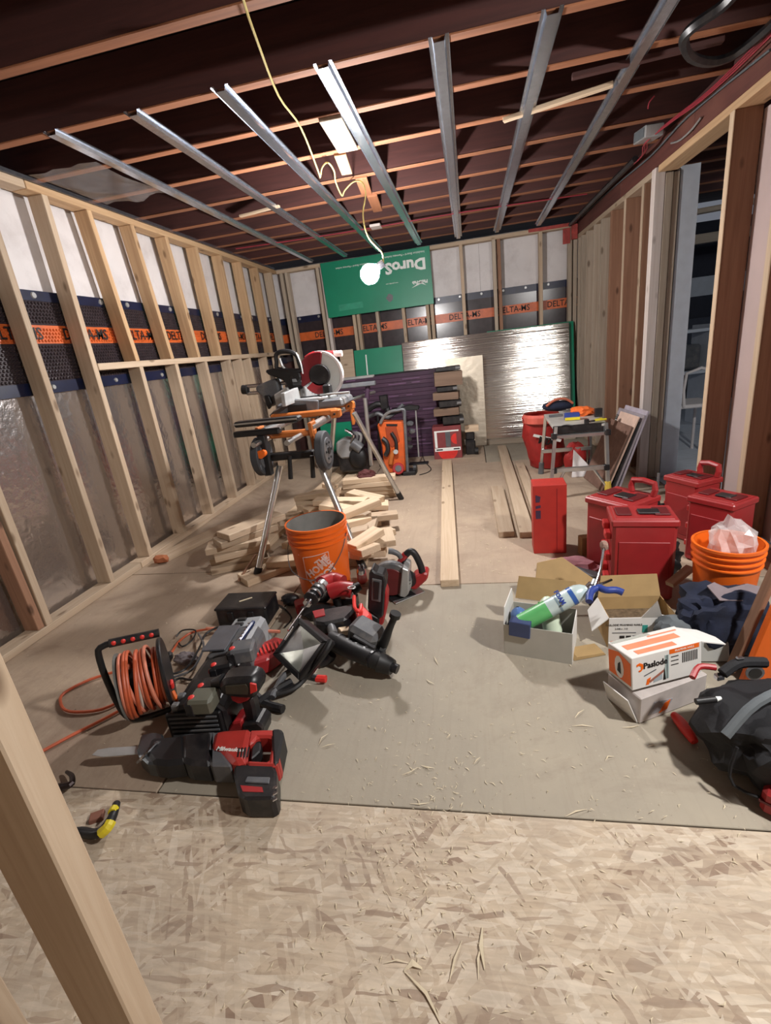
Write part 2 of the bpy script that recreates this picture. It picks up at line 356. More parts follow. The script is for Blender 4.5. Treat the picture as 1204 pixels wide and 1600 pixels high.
def lumber(name, p0, p1, w, t, m='stud', parent=None, up=(0,0,1), bevel=.0025):
    """a sawn piece from p0 to p1; w across the up axis, t along it"""
    p0 = Vector(p0); p1 = Vector(p1); L = (p1-p0).length
    key = (round(L, 3), round(w, 4), round(t, 4), m)
    if key not in _lum:
        b = MB().box((0,0,0), (L, w, t)); o = b.build(name, m, None, bevel); _lum[key] = o.data; C.objects.unlink(o); bpy.data.objects.remove(o)
    o = bpy.data.objects.new(name, _lum[key])
    x = (p1-p0).normalized(); u = Vector(up)
    y = u.cross(x)
    if y.length < 1e-4: y = Vector((0,1,0)).cross(x)
    y.normalize(); z = x.cross(y)
    o.matrix_world = Matrix.Translation((p0+p1)/2) @ Matrix((x, y, z)).transposed().to_4x4()
    return link(o, parent)
_tx = {}
def text(s, size, m, parent, loc, rot, name='lettering', extrude=.0006, align='CENTER', sx=1, bold=0):
    """rot: Matrix whose columns are text-right, text-up, out-of-surface"""
    key = (s, size, align, bold)
    if key not in _tx:
        cu = bpy.data.curves.new('t', 'FONT'); cu.body = s; cu.size = size; cu.extrude = extrude; cu.align_x = align; cu.align_y = 'CENTER'; cu.offset = bold; cu.resolution_u = 2
        o = bpy.data.objects.new('t', cu); C.objects.link(o); bpy.context.view_layer.update()
        me = bpy.data.meshes.new_from_object(o.evaluated_get(bpy.context.evaluated_depsgraph_get()))
        C.objects.unlink(o); bpy.data.objects.remove(o); _tx[key] = me
    me = _tx[key].copy(); me.materials.clear(); me.materials.append(M[m])
    o = bpy.data.objects.new(name, me)
    R = rot if isinstance(rot, Matrix) else Euler(rot).to_matrix()
    o.matrix_world = Matrix.Translation(Vector(loc)) @ R.to_4x4() @ Matrix.Diagonal((sx,1,1,1))
    return link(o, parent)
def axes(x, y):
    """matrix with columns x, y (made orthogonal), x cross y"""
    x = Vector(x).normalized(); z = x.cross(Vector(y)).normalized(); y = z.cross(x)
    return Matrix((x, y, z)).transposed()
FR = axes((1,0,0),(0,0,1))      # faces -Y
# ================================================================= THE ROOM
XL, YB, ZC = -2.10, 5.75, 2.135
def XR(y): return 1.24-(y-2.5)*.035
# ---- floor
floor = struct('floor')
def panel(x0, x1, y0, y1, z, m, t=.018):
    return MB().box(((x0+x1)/2, (y0+y1)/2, z-t/2), (x1-x0-.007, y1-y0-.007, t)).build('floor_panel', m, floor, .0015)
panel(-2.4, 1.6, -.8, .90, .004, 'osb', .022)
panel(-2.4, -.95, .90, 2.35, -.001, 'ply2'); panel(-.95, 1.3, .90, 2.12, 0, 'ply')
panel(-2.4, -.95, 2.35, 4.8, 0, 'ply2'); panel(-.95, 1.3, 2.12, 4.56, 0, 'ply2')
panel(-2.4, .1, 4.8, 6.2, 0, 'ply2') ; panel(.1, 1.3, 4.56, 6.2, -.001, 'ply'); panel(-.95, .1, 4.56, 4.8, 0, 'ply2')
panel(1.3, 5.5, .90, 9, 0, 'bluewall'); panel(1.6, 5.5, -.8, .90, 0, 'ply')
MB().box((1.5,4,-.05), (8.5,10,.05)).build('underlay', 'joist', floor)
# ---- ceiling: joists, deck boards, nailers
ceil = struct('ceiling')
JY = [.15,.55,.95,1.34,1.765,2.17,2.545,2.935,3.36,3.74,4.11,4.42,4.74,5.10,5.45]
for y in JY:
    lumber('joist', (-2.6,y,ZC+.10), (5.2,y,ZC+.10), .045, .195, 'joist', ceil)
    lumber('joist_underside', (-2.6,y-.001,ZC-.0005), (5.2,y-.001,ZC-.0005), .047, .006, 'joistedge', ceil)
for i in range(60):
    y = -.35+i*.125
    if y > 7.1: break
    MB().box((1.3,y,ZC+.21), (8,.119,.02)).build('deck_board', 'deck', ceil)
for a, b, w, m in (((505,186),(535,236),.105,'studgrey'), ((522,242),(534,272),.062,'studgold'), ((556,278),(566,304),.07,'joistedge'), ((574,306),(584,330),.07,'joistedge')):
    p = F(*a, ZC-.008); q = F(*b, ZC-.008); lumber('nailer_board', p+Vector((.03,0,0)), q+Vector((.03,0,0)), w, .018, m, ceil)
p = F(587,354,ZC-.01); MB().box(p, (.09,.12,.02)).build('nailer_board', 'studwhite', ceil, .002)
lumber('nailer_board', F(786,188,ZC-.012), F(958,131,ZC-.012), .03, .02, 'scrap', ceil)
lumber('nailer_board', F(375,338,ZC-.012), F(436,322,ZC-.012), .028, .015, 'scrap', ceil)
lumber('nailer_board', F(893,120,ZC-.012), F(1130,62,ZC-.012), .03, .02, 'joist', ceil)
# ---- left wall
wl_ = struct('wall_left')
YL0, YL1 = -.6, 5.75
def sheet(n, x, y0, y1, z0, z1, m, t=.02, side=-1):
    return MB().box((x+side*t/2, (y0+y1)/2, (z0+z1)/2), (t, y1-y0, z1-z0)).build(n, m, wl_)
for a, b in ((-.6,1.1),(1.1,3.54),(3.54,5.9)): sheet('foil_insulation_panel', -2.222, a+.002, b-.002, 0, 1.13, 'foil')
for a, b in ((-.6,1.84),(1.84,4.28),(4.28,5.9)): sheet('white_board_panel', -2.23, a+.001, b-.001, 1.60, 2.14, 'white')
MB().box((-2.26,2.65,1.07), (.03,6.6,2.2)).build('backing', 'joist', wl_)
sheet('membrane_sheet', -2.212, -.6, 5.9, 1.12, 1.62, 'membrane', .004)
def membrane(parent, origin, ux, uz, n, L, z0, z1, mname, name):
    """rows of small hexagonal studs pressed out of the sheet"""
    bm = bmesh.new(); s = .021; ux = Vector(ux); uz = Vector(uz); n = Vector(n); o = Vector(origin); rows = int((z1-z0)/(s*.87)); cols = int(L/s)
    for r in range(rows):
        for c in range(cols):
            p = o + ux*((c+(r%2)*.5+.5)*s) + uz*(z0+(r+.5)*s*.87)
            A = [bm.verts.new(p+(ux*math.cos(k*math.pi/3)+uz*math.sin(k*math.pi/3))*s*.40) for k in range(6)]
            B = [bm.verts.new(p+n*.007+(ux*math.cos(k*math.pi/3)+uz*math.sin(k*math.pi/3))*s*.2) for k in range(6)]
            for k in range(6): bm.faces.new((A[k], A[(k+1)%6], B[(k+1)%6], B[k]))
            bm.faces.new(B)
    b = MB(); b.bm.free(); b.bm = bm
    o = b.build(name, mname, parent); o['kind'] = 'stuff'; return o
for z0, z1, mm in ((1.17,1.355,'membrane'),(1.46,1.57,'membrane')):
    membrane(wl_, (-2.211, .9, 0), (0,1,0), (0,0,1), (1,0,0), 4.8, z0, z1, mm, 'membrane_dimples')
sheet('orange_band', -2.2095, -.6, 5.9, 1.36, 1.452, 'orangeband', .001)
membrane(wl_, (-2.209, .9, 0), (0,1,0), (0,0,1), (1,0,0), 4.8, 1.365, 1.45, 'orangeband', 'orange_band_dimples')
sheet('selvage_strip', -2.205, -.6, 5.9, 1.572, 1.622, 'navy', .002); sheet('selvage_strip', -2.205, -.6, 5.9, 1.108, 1.168, 'navy', .002)
sheet('selvage_strip', -2.205, -.6, 2.36, 2.03, 2.09, 'navy', .002)
LFT = axes((0,1,0),(0,0,1))     # faces +X
for i in range(9):
    text('DELTA-MS', .085, 'blackink', wl_, (-2.2005, 1.7+i*.49, 1.406), LFT, sx=.9, bold=.001)
for i in range(16):
    y = 1.9+i*.245; MB().cyl((-2.205,y,1.598), (-2.199,y,1.598), .017, .014, 10).build('washer', 'lightgrey', wl_)
    if i % 2 == 0: MB().cyl((-2.205,y-.06,1.138), (-2.199,y-.06,1.138), .014, .011, 10).build('washer', 'lightgrey', wl_)
xs = XL-.0445
LW = .089
for a, b in ((-.6,2.44),(2.445,5.75)):
    lumber('top_plate', (xs,a,2.094), (xs,b,2.094), LW, .038, 'studgold' if a > 0 else 'stud', wl_)
    lumber('bottom_plate', (xs,a,.019), (xs,b,.019), LW, .038, 'stud', wl_)
full = [.55,.95,1.35,1.74,2.19,2.55]
for y in full: lumber('stud', (xs,y,.038), (xs,y,2.075), .038, LW, 'stud', wl_, up=(1,0,0))
lumber('stud', (xs-.005,1.70,.038), (xs-.005,1.66,2.075), .038, LW*.9, 'studbrown', wl_, up=(1,0,0))
lumber('middle_plate', (xs,2.575,1.219), (xs,5.75,1.219), LW, .038, 'stud', wl_)
for y, y2 in ((2.94,2.86),(3.33,3.24),(3.70,3.62),(4.06,4.03),(4.44,4.44),(4.83,4.83),(5.22,5.22),(5.60,5.60)):
    lumber('stud', (xs,y,1.238), (xs,y2,2.075), .038, LW, 'studgold' if y < 5.3 else 'stud', wl_, up=(1,0,0))
for y, y2 in ((2.955,2.955),(3.37,3.36),(3.80,3.78),(4.20,4.2),(4.42,4.42),(4.62,4.62),(5.02,5.02),(5.4,5.4)):
    lumber('stud', (xs,y,.038), (xs,y2,1.20), .038, LW, 'stud', wl_, up=(1,0,0))
for p, w, n in (((-2.12,3.18,1.25),.05,0),):
    pass
# ---- galvanised angle on the left top plate
g = thing('galvanised_angle_strip', 'thin galvanised steel angle running along the top of the left stud wall', 'metal strip')
MB().box((XL-.02,2.6,2.117), (.05,6.2,.003)).box((XL+.004,2.6,2.125), (.003,6.2,.02)).build('angle', 'galv', g)
# ---- back wall
wb = struct('wall_back')
def bsheet(n, x0, x1, z0, z1, y, m, t=.02): return MB().box(((x0+x1)/2, y+t/2, (z0+z1)/2), (x1-x0, t, z1-z0)).build(n, m, wb)
for a, b in ((-2.3,-1.2),(-1.2,.16),(.16,1.3)): bsheet('white_board_panel', a, b-.002, 1.58, 2.14, 5.88, 'white')
bsheet('backing', -2.3, 1.3, 0, 2.14, 5.91, 'joist'); bsheet('membrane_sheet', -2.3, 1.3, 1.12, 1.60, 5.875, 'membrane', .004)
bsheet('selvage_strip', -2.3, 1.3, 1.54, 1.61, 5.872, 'navy', .002); bsheet('orange_band', -2.3, 1.3, 1.335, 1.43, 5.868, 'orangeband', .002)
for i in range(6): text('DELTA-MS', .085, 'blackink', wb, (-1.62+i*.53, 5.867, 1.382), FR, sx=.9, bold=.001)
for i in range(14):
    x = -1.95+i*.235; MB().cyl((x,5.871,1.585), (x,5.865,1.585), .015, .012, 10).build('washer', 'lightgrey', wb)
ys = YB+.0445
lumber('top_plate', (-2.1,ys,2.094), (1.14,ys,2.094), LW, .038, 'stud', wb); lumber('bottom_plate', (-2.1,ys,.019), (1.14,ys,.019), LW, .038, 'stud', wb)
for x, m in ((-2.05,'studgrey'),(-1.99,'studgrey'),(-1.62,'studgrey'),(-1.57,'studwhite'),(-1.22,'stud'),(-1.27,'stud'),(-1.0,'studgrey'),(-.70,'stud'),(-.43,'stud'),(-.38,'stud'),(-.03,'stud'),(.31,'studgrey'),(.36,'studbrown'),(.78,'stud'),(1.07,'studgrey'),(1.12,'studgrey')):
    lumber('stud', (x,ys,.038), (x,ys,2.075), LW, .036, m, wb, up=(1,0,0))
# ---- right wall with its low beam
wr = struct('wall_right')
D = Vector((-.035,1,0)).normalized(); NX = Vector((D.y,-D.x,0))   # along, outward (+X)
def RP(y, z, off=0): return Vector((XR(y),y,z)) + NX*off
RW = .115
lumber('top_plate', RP(.3,1.975,RW/2), RP(3.70,1.975,RW/2), RW, .038, 'studgold', wr)
lumber('top_plate', RP(3.80,1.975,RW/2), RP(5.74,1.975,RW/2), RW, .038, 'stud', wr)
lumber('bottom_plate', RP(.3,.019,RW/2), RP(2.9,.019,RW/2), RW, .038, 'studbrown', wr); lumber('bottom_plate', RP(3.8,.019,RW/2), RP(5.74,.019,RW/2), RW, .038, 'stud', wr)
def rstud(y, m, t=.038, w=RW, off=0, z1=1.956, lean=0):
    return lumber('stud', RP(y,.038,RW/2+off), RP(y+lean,z1,RW/2+off), w, t, m, wr, up=D)
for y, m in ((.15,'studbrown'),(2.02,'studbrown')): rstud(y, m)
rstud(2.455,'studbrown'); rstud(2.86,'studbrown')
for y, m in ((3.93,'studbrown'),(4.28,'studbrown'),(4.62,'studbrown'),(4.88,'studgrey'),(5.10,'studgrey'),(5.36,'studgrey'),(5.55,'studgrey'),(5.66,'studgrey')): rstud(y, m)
def inner_edge(y, m='stud'):  # paler strip on the room-facing edge: light painted on the stud
    return lumber('lit_stud_edge', RP(y,.038,-.003), RP(y,1.956,-.003), .006, .038, m, wr, up=D)
for y in (2.455,2.86): inner_edge(y, 'scrap')
for y in (3.93,4.28): inner_edge(y, 'stud')
MB().box((0,0,0),(.012,1.1,1.9)).build('drywall_panel', 'drywall', wr, loc=RP(2.3,.99,RW+.012), rot=(0,0,.035))
MB().box((0,0,0),(.012,1.9,1.9)).build('drywall_panel', 'drywall', wr, loc=RP(4.79,.99,RW+.012), rot=(0,0,.035))
# posts of the doorway
lumber('door_post', RP(3.745,0,.02), RP(3.745,1.99,.02), .060, .060, 'studwhite', wr, up=D)
lumber('door_post', RP(3.74,0,.075), RP(3.74,1.955,.075), .045, .05, 'studgrey', wr, up=D); lumber('door_post', RP(3.75,0,.12), RP(3.75,1.955,.12), .035, .05, 'studgrey', wr, up=D)
MB().box((XR(3.75)+.20,3.745,.99), (.11,.014,1.98)).build('wall_lining_strip', 'bluewall', wr)
MB().box((XR(3.75)+.20,3.79,.99), (.10,.06,1.97)).build('wall_lining_strip', 'bluewall', wr)
# beam
bl = [(.3,2.35),(2.355,3.25),(3.255,4.4),(4.405,5.74)]
for a, b in bl: lumber('beam', RP(a,2.066,.05), RP(b,2.066,.05), .10, .142, 'beam', wr)
lumber('beam_cap', RP(.3,2.15,.035), RP(5.7,2.15,.035), .06, .02, 'joist', wr)
pk = MB().box(RP(5.70,2.02,-.03),(.05,.06,.13)).box((1.03,5.742,2.0),(.07,.01,.14)).box((.86,5.742,2.10),(.4,.01,.03)); pk.build('red_primer_patch', mat('red_primer', (170,72,66), .7, var=.3), wb)
# ---- near stud at the left of the camera, with its plate
wf = struct('wall_front')
lumber('stud', (-.545,.335,0), (-.545,.335,2.13), .038, LW, 'stud', wf, up=(1,0,0))
lumber('stud', (-.80,.33,0), (-.80,.33,2.13), .038, LW, 'stud', wf, up=(1,0,0))
lumber('bottom_plate', (-.5,.33,.019), (-2.1,.33,.019), LW, .038, 'stud', wf) if False else None
# ---- the next room seen through the doorway
nr = struct('wall_next_room')
MB().box((2.9,7.2,1.07), (3.2,.05,2.15)).build('wall_panel', 'darkroom', nr); MB().box((5.0,3.6,1.07), (.05,7.2,2.15)).build('wall_panel', 'darkroom', nr)
MB().box((2.8,7.16,1.42), (2.6,.03,.22)).build('wall_panel', 'bluewall', nr); MB().box((2.8,7.15,.8), (2.6,.03,.5)).build('wall_panel', mat('slate_wall', (60,66,80), .7), nr)
lumber('duct_board', (1.5,5.6,1.99), (4.6,5.0,1.99), .09, .04, 'studgrey', nr); lumber('duct_board', (1.5,6.3,1.85), (4.6,6.1,1.85), .07, .09, 'studgrey', nr)
# back wall of this room's outside shell
o = MB().box((-.4,-.85,1.07), (4.4,.04,2.3)).build('wall_rear', 'stud'); o['kind'] = 'structure'
# ================================================================= THINGS: helpers in world space
def wthing(name, label, cat, loc, group=None):
    o = thing(name, label, cat, loc, (0,0,0), group); return o
def wb_(mb, name, m, root, base=None, **k):
    """mesh given in world coordinates, parented under root (root may be a part: pass the base thing)"""
    if base is None: return mb.build(name, m, root, loc=-Vector(root.location), **k)
    return mb.build(name, m, root, **k)      # sub-part: its parent part already carries the offset
def fl(pts, zr, z0, z1, mb=None):
    mb = mb or MB(); return mb.prism([(F(x,y,zr).x, F(x,y,zr).y) for x, y in pts], z0, z1)
def up(pts, Y, y0, y1, mb=None):
    mb = mb or MB(); return mb.side([(PY(x,y,Y).x, PY(x,y,Y).z) for x, y in pts], y0, y1)
def ring(c, r, n=16, a0=0, a1=2*math.pi): return [(c[0]+r*math.cos(a0+(a1-a0)*i/n), c[1]+r*math.sin(a0+(a1-a0)*i/n)) for i in range(n+1)]

# ---- hat channels under the joists
names = ['leftmost of the seven furring channels, ending bright near the left wall', 'second furring channel from the left under the joists', 'third furring channel from the left, beside the yellow cable', 'shining furring channel nearest above the bulb, fourth from the left',
         'fifth furring channel from the left, hanging straight towards the back wall', 'sixth furring channel from the left, second from the red cables', 'rightmost furring channel, slanting towards the red cables']
for i, (x, y0) in enumerate(((-1.64,2.13),(-1.26,2.13),(-.87,2.11),(-.465,2.12),(-.045,2.13),(.335,2.13),(.73,1.98))):
    t = thing('furring_channel', names[i], 'metal channel', (x,y0,2.112), (0,0,random.uniform(-.004,.004)), 'furring channels under the joists')
    L = 5.62-y0; th = .0015
    MB().box((0,L/2,.0007), (.034,L,.0015)).build('web', 'galv', t)
    for s in (-1,1):
        MB().side([(s*.017,0),(s*.0225,.0185),(s*.024,.0185),(s*.0185,0)], 0, L).build('side_wall', 'galv', t)
        MB().box((s*.0295,L/2,.0192), (.013,L,.0014)).box((s*.036,L/2,.0165),(.001,L,.005)).build('flange', 'galv', t)
# ---- hanging bulb
bt = wthing('hanging_bulb', 'lit bare bulb hanging on a yellow cable in front of the green board', 'light bulb', BULB)
s0 = PY(597,412,3.05)
dirb = (s0-BULB).normalized(); q = dirb.to_track_quat('Z','Y').to_matrix().to_4x4()
MB().lathe([(.001,-.056),(.024,-.052),(.042,-.038),(.054,-.012),(.055,.008),(.046,.03),(.028,.05),(.018,.06),(.001,.06)], 28, m=q).build('bulb_glass', mat('lit_bulb_glass', (252,248,246), emit=BULB_POWER), bt, smooth=True)
wb_(MB().cyl(BULB+dirb*.058, BULB+dirb*.10, .019, .021), 'socket', 'blackpl', bt)
pts = [F(362,-70,2.10), F(380,0,2.10), F(400,60,2.08), F(435,150,2.08), F(470,200,2.09), F(497,268,2.07), F(500,277,2.09), F(503,262,2.10), F(512,254,2.10), F(522,268,2.09), F(524,284,2.08), F(534,306,2.09), F(538,298,2.10), F(552,284,2.105), PY(566,285,3.16), PY(571,304,3.1), PY(567,330,3.07), PY(569,352,3.05), PY(576,372,3.05), PY(588,386,3.05), PY(597,396,3.05), BULB+dirb*.098]
wb_(MB().tube(pts, .0042, 6, 4), 'cable', 'rope', bt)
# ---- green foam board upside down on the studs
gb = wthing('green_foam_board', 'green foam insulation board with upside-down white lettering, fixed behind the bulb', 'insulation board', (-.96,5.725,1.54))
wb_(MB().side([(-1.565,2.105),(-.355,2.108),(-.352,1.54),(-1.555,1.54)], 5.715, 5.745), 'board', 'greenfoam', gb, bevel=.001)
UPS = axes((-1,0,0),(0,0,-1))
def utext(s, size, x, z, **k): text(s, size, 'whiteink', gb, Vector((x,5.7135,z))-gb.location, UPS, **k)
utext('DuroS', .150, -.405, 1.955, align='LEFT', sx=1.12, bold=.006)
utext('Insulation Board \u2022 Panneau isolant', .030, -.41, 2.062, align='LEFT', sx=1.05)
utext('Plasti-Fab', .044, -.40, 1.775, align='LEFT', sx=1.0, bold=.002)
utext('www.plastifab.com', .018, -.72, 1.80, align='LEFT')
utext('Insulation Board \u2022 Panneau isolant', .026, -1.02, 2.03, align='LEFT', sx=1.05)
MB().prism([(0,0),(.05,-.045),(.16,.01),(.05,-.022)], 0, .0006, Matrix.Translation(Vector((-.42,5.7135,1.735))-gb.location) @ UPS.to_4x4()).build('check_mark', 'whiteink', gb)
for r, (x, z) in ((.035,(-.83,1.66)),): MB().side([(x+ (r*(1+.25*math.sin(k*2.3)))*math.cos(k*.52), z+(r*1.2)*math.sin(k*.52)) for k in range(12)], 5.711, 5.7145).build('torn_patch', mat('torn_foam', (120,120,124), .8), gb, loc=-gb.location)
MB().side([(-1.42,1.66),(-1.14,1.665),(-1.14,1.60),(-1.42,1.595)], 5.7135, 5.7148).build('faded_label', mat('faded_green_label', (40,148,116), .5), gb, loc=-gb.location)

# ---- boards leaning at the back wall
def leaning(name, label, x0, x1, y0, h, t, m, top_y, cat='insulation board', z0=0.001, edge=None):
    a = math.atan2(top_y-y0, h); o = thing(name, label, cat, ((x0+x1)/2, y0, z0), (-a,0,0))
    MB().box((0,t/2,h/2), (x1-x0,t,h)).build('board', m, o, bevel=.001); return o
fb = leaning('foil_faced_board', 'large crinkled silver foil board leaning along the foot of the back wall', -.74, 1.045, 5.47, 1.19, .025, 'foilrough', 5.66)
leaning('green_edged_board', 'green foam board standing behind the silver foil board, its green edge showing at the right', .2, 1.10, 5.515, 1.20, .035, 'greenfoam', 5.715)
gl = leaning('green_board_with_white_line', 'plain green board standing left of the silver foil board above the purple stack', -1.30, -.745, 5.47, 1.17, .025, 'greenfoam', 5.66)
MB().box((-.14,-.001,.98), (.014,.002,.26)).build('white_line', 'whiteink', gl)
leaning('plywood_offcut', 'knotty plywood panel standing left of the green board', -1.47, -1.31, 5.47, 1.19, .02, 'stud', 5.66, 'wooden panel')
sf = leaning('small_foil_board', 'smaller dull foil board standing in front of the large silver one', -.27, .135, 5.36, .96, .02, mat('dull_foil', (176,166,150), .42, metal=.75, var=.06, bump=.3), 5.47)
lumber('dark_sill_plank', (.14,5.40,.025), (1.06,5.36,.025), .09, .05, 'studgrey'); o = bpy.data.objects['dark_sill_plank']; setp(o, 'grey plank lying along the foot of the silver foil board', 'plank')
# ---- purple foam stack
ps = wthing('purple_foam_stack', 'tall stack of purple foam insulation sheets lying flat against the back wall', 'insulation stack', (-.85,5.2,0))
rnd = random.Random(3)
for i in range(22):
    j = rnd.uniform(-.012,.012); x1 = -.26 - (.10 if i in (9,10,14,15,18) else 0)*rnd.random() + j
    wb_(MB().box(((-1.55+x1)/2, 5.235+j*.5, .02+i*.040), (x1+1.55, .40, .038)), 'foam_sheet', 'purple' if i % 3 else 'purpledark', ps, bevel=.001)
pr = mat('pale_purple_print', (126,92,128), .6)
for i in range(0,22,1):
    for k in range(3):
        if rnd.random() < .45:
            x = rnd.uniform(-1.35,-.42); wb_(MB().box((x, 5.0285, .02+i*.040), (rnd.uniform(.06,.2), .002, .006)), 'printed_line', pr, ps)
def plain(mb, name, label, cat, m, loc, group=None, bevel=.002, rot=None, **k):
    o = mb.build(name, m, None, bevel, loc=loc, rot=rot, **k); return setp(o, label, cat, group)
# offcuts and clamps piled at the stack's right end
dimwood = wood('dim_old_timber', (134,110,92), (90,70,56))
PL = [(.375,.10,.21,'clamp'),(.45,.07,.25,'wood'),(.53,.08,.22,'clamp'),(.60,.07,.25,'wood'),(.68,.06,.2,'clamp'),(.765,.13,.27,'wood'),(.86,.05,.24,'clamp')]
zc = .335
wl3 = ['lowest wood block in the pile at the end of the purple stack', 'middle wood block in the pile at the end of the purple stack', 'topmost thick wood block in the pile beside the purple stack']; kk = 0
cl3 = ['lowest dark tool tray in the pile beside the purple stack', 'second dark tool tray up in the pile beside the purple stack', 'third dark tool tray up in the pile beside the purple stack', 'dark tray capping the pile beside the purple stack']; ck = 0
for z, h, w, kind in PL:
    if kind == 'wood':
        plain(MB().box((0,0,h/2), (w,.16,h)), 'wood_block', wl3[kk], 'wood block', dimwood, (-.24+rnd.uniform(-.03,.02),4.92,zc), rot=(0,rnd.uniform(-.03,.03),rnd.uniform(-.1,.1))); kk += 1
    else:
        t = thing('tool_tray', cl3[ck], 'tray', (-.22+rnd.uniform(-.02,.03),4.92,zc), (0,0,.05), None); ck += 1
        MB().box((0,0,h/2), (w,.15,h*.8)).build('tray', 'blackpl', t, bevel=.006); MB().cyl((w*.3,-.085,h*.5),(w*.5,-.085,h*.5),.018).build('latch', 'greypl', t)
    zc += h+.002
# red and white boxed blade pack
rb = wthing('printed_box', 'red and white printed box standing in front of the purple stack', 'box', (-.27,4.93,0))
wb_(MB().box((-.27,4.93,.166), (.285,.17,.332)), 'carton', mat('faded_red_carton', (128,56,58), .6), rb, bevel=.003)
def rbp(mb, m, n='print'): return mb.build(n, m, rb, loc=-rb.location)
yy = 4.8435
rbp(MB().side([(-.40,.08),(-.14,.08),(-.14,.115),(-.40,.115)], yy-.0006, yy), 'whiteink'); rbp(MB().side([(-.395,.12),(-.37,.12),(-.37,.29),(-.395,.29)], yy-.0006, yy), 'whiteink')
rbp(MB().side([(-.37,.275),(-.15,.275),(-.15,.29),(-.37,.29)], yy-.0006, yy), 'whiteink'); rbp(MB().side([(-.285,.12),(-.235,.12),(-.235,.275),(-.285,.275)], yy-.0008, yy), 'greypl')
rbp(MB().side(ring((-.175,.20), .055, 20, math.pi/2, 3*math.pi/2), yy-.001, yy), 'redlight'); rbp(MB().side(ring((-.27,.085), .10, 20, math.pi, 2*math.pi), yy-.0004, yy), 'redlight')
rbp(MB().side([(-.385,.09),(-.32,.09),(-.32,.103),(-.385,.103)], yy-.001, yy), 'blackink'); rbp(MB().side([(-.21,.09),(-.15,.09),(-.15,.103),(-.21,.103)], yy-.001, yy), 'blackink')
plain(MB().box((0,0,.0), (.14,.05,.07)), 'wood_block', 'small wood block on the black caddy right of the red and white box', 'wood block', 'scrap', (-.02,5.02,.262))
t = thing('black_caddy', 'small black caddy right of the red and white printed box', 'caddy', (-.04,5.0,0))
MB().box((0,0,.075), (.10,.12,.15)).box((0,0,.185), (.09,.03,.08)).build('body', 'blackpl', t, bevel=.01); MB().cyl((.04,-.07,.04),(.075,-.07,.04),.035).build('wheel','black',t)

# ---- floor timbers
def floorboard(label, a, b, w, t, z=0, m='scrap', group='loose boards on the floor'):
    o = lumber('timber_board', Vector((a[0],a[1],z+t/2)), Vector((b[0],b[1],z+t/2)), w, t, m); return setp(o, label, 'timber board', group)
floorboard('long pale timber board lying alone down the middle of the floor', (-.275,4.62), (-.155,2.09), .09, .038)
floorboard('long pale board lying on the right of the floor towards the work platform', (.28,5.11), (.27,2.66), .085, .038, m='stud')
floorboard('short board lying left of the long right-hand board', (.15,3.63), (.155,2.68), .09, .038, m='stud')
floorboard('board lying just right of the long right-hand board', (.385,4.3), (.375,2.9), .07, .038, m='stud')
floorboard('short board lying close along the foot of the left wall', (-2.03,2.55), (-1.83,3.15), .13, .03, m='stud')
floorboard('long board lying under the mitre saw, outer of the long pair', (-1.40,2.62), (-1.32,4.7), .12, .038, 0, 'scrap')
floorboard('long board lying under the mitre saw on top of the heap edge', (-1.22,2.85), (-1.16,4.75), .10, .038, 0.0, 'scrap')
plain(MB().ell((0,0,.03), (.045,.035,.03), noise=.5, seed=4), 'rag', 'crumpled rust coloured rag at the foot of the left wall', 'rag', mat('rust_cloth', (170,104,70), .9, bump=.5), (-2.00,2.50,.0), bevel=0)
plain(MB().box((0,0,0), (.30,.05,.022)), 'threshold_strip', 'worn concrete coloured threshold strip in front of the doorway', 'threshold', mat('worn_strip', (150,138,124), .8), F(1005,771,.011), rot=(0,0,.15))

# ---- heap of offcuts: each piece rests on the height of those below it
HM = {}
def settle(cx, cy, ang, L, w, t, pad=.0):
    c, s = math.cos(ang), math.sin(ang); cells = []
    n = max(2, int(L/.012)); k = max(2, int(w/.012))
    for i in range(n+1):
        for j in range(k+1):
            u = (i/n-.5)*L; v = (j/k-.5)*w
            cells.append((round((cx+u*c-v*s)/.012), round((cy+u*s+v*c)/.012)))
    z = max([HM.get(q, 0) for q in cells])
    for q in cells: HM[q] = z+t+.001
    return z
heap = 'timber offcuts heaped under the mitre saw stand'
def scrap(px, py, zg, ang, L, w, t, label='short pale sawn offcut lying in the heap under the mitre saw stand', m='scrap', tilt=0):
    p = F(px, py, zg); a = math.radians(ang); z = settle(p.x, p.y, a, L, w, t)
    tl = tilt if z > .05 else 0
    d = Vector((math.cos(a)*math.cos(tl), math.sin(a)*math.cos(tl), math.sin(tl)))*L/2; c = Vector((p.x, p.y, z+t/2+abs(math.sin(tl))*L*.28))
    o = lumber('timber_offcut', c-d, c+d, w, t, m); return setp(o, label, 'timber offcut', heap)
for a in ((-1.40,2.62,-1.32,4.7,.12),(-1.22,2.85,-1.16,4.75,.10)):
    for k in range(80):
        f = k/79; HM_ = (a[0]+(a[2]-a[0])*f, a[1]+(a[3]-a[1])*f)
        for j in range(-5,6): HM[(round((HM_[0]+j*.011)/.012), round(HM_[1]/.012))] = .039
L_ = []
stackleft = [(376,878,8,.34,.14,.038),(372,868,-6,.30,.14,.038),(378,860,14,.32,.14,.038),(370,852,2,.34,.14,.038),(385,838,30,.36,.14,.038),(395,825,40,.40,.14,.038)]
names6 = ['bottom board', 'second board', 'third board', 'fourth board', 'fifth board', 'top board']
for i, (x, y, a, l, w, t) in enumerate(stackleft):
    scrap(x, y, .02+i*.035, a+18, l, w, t, names6[i]+' of the small stack left of the silver saw stand leg', 'stud')
scrap(435,885,.02, 48, .44, .14, .038, 'wide offcut lying flat left of the orange bucket', 'scrap')
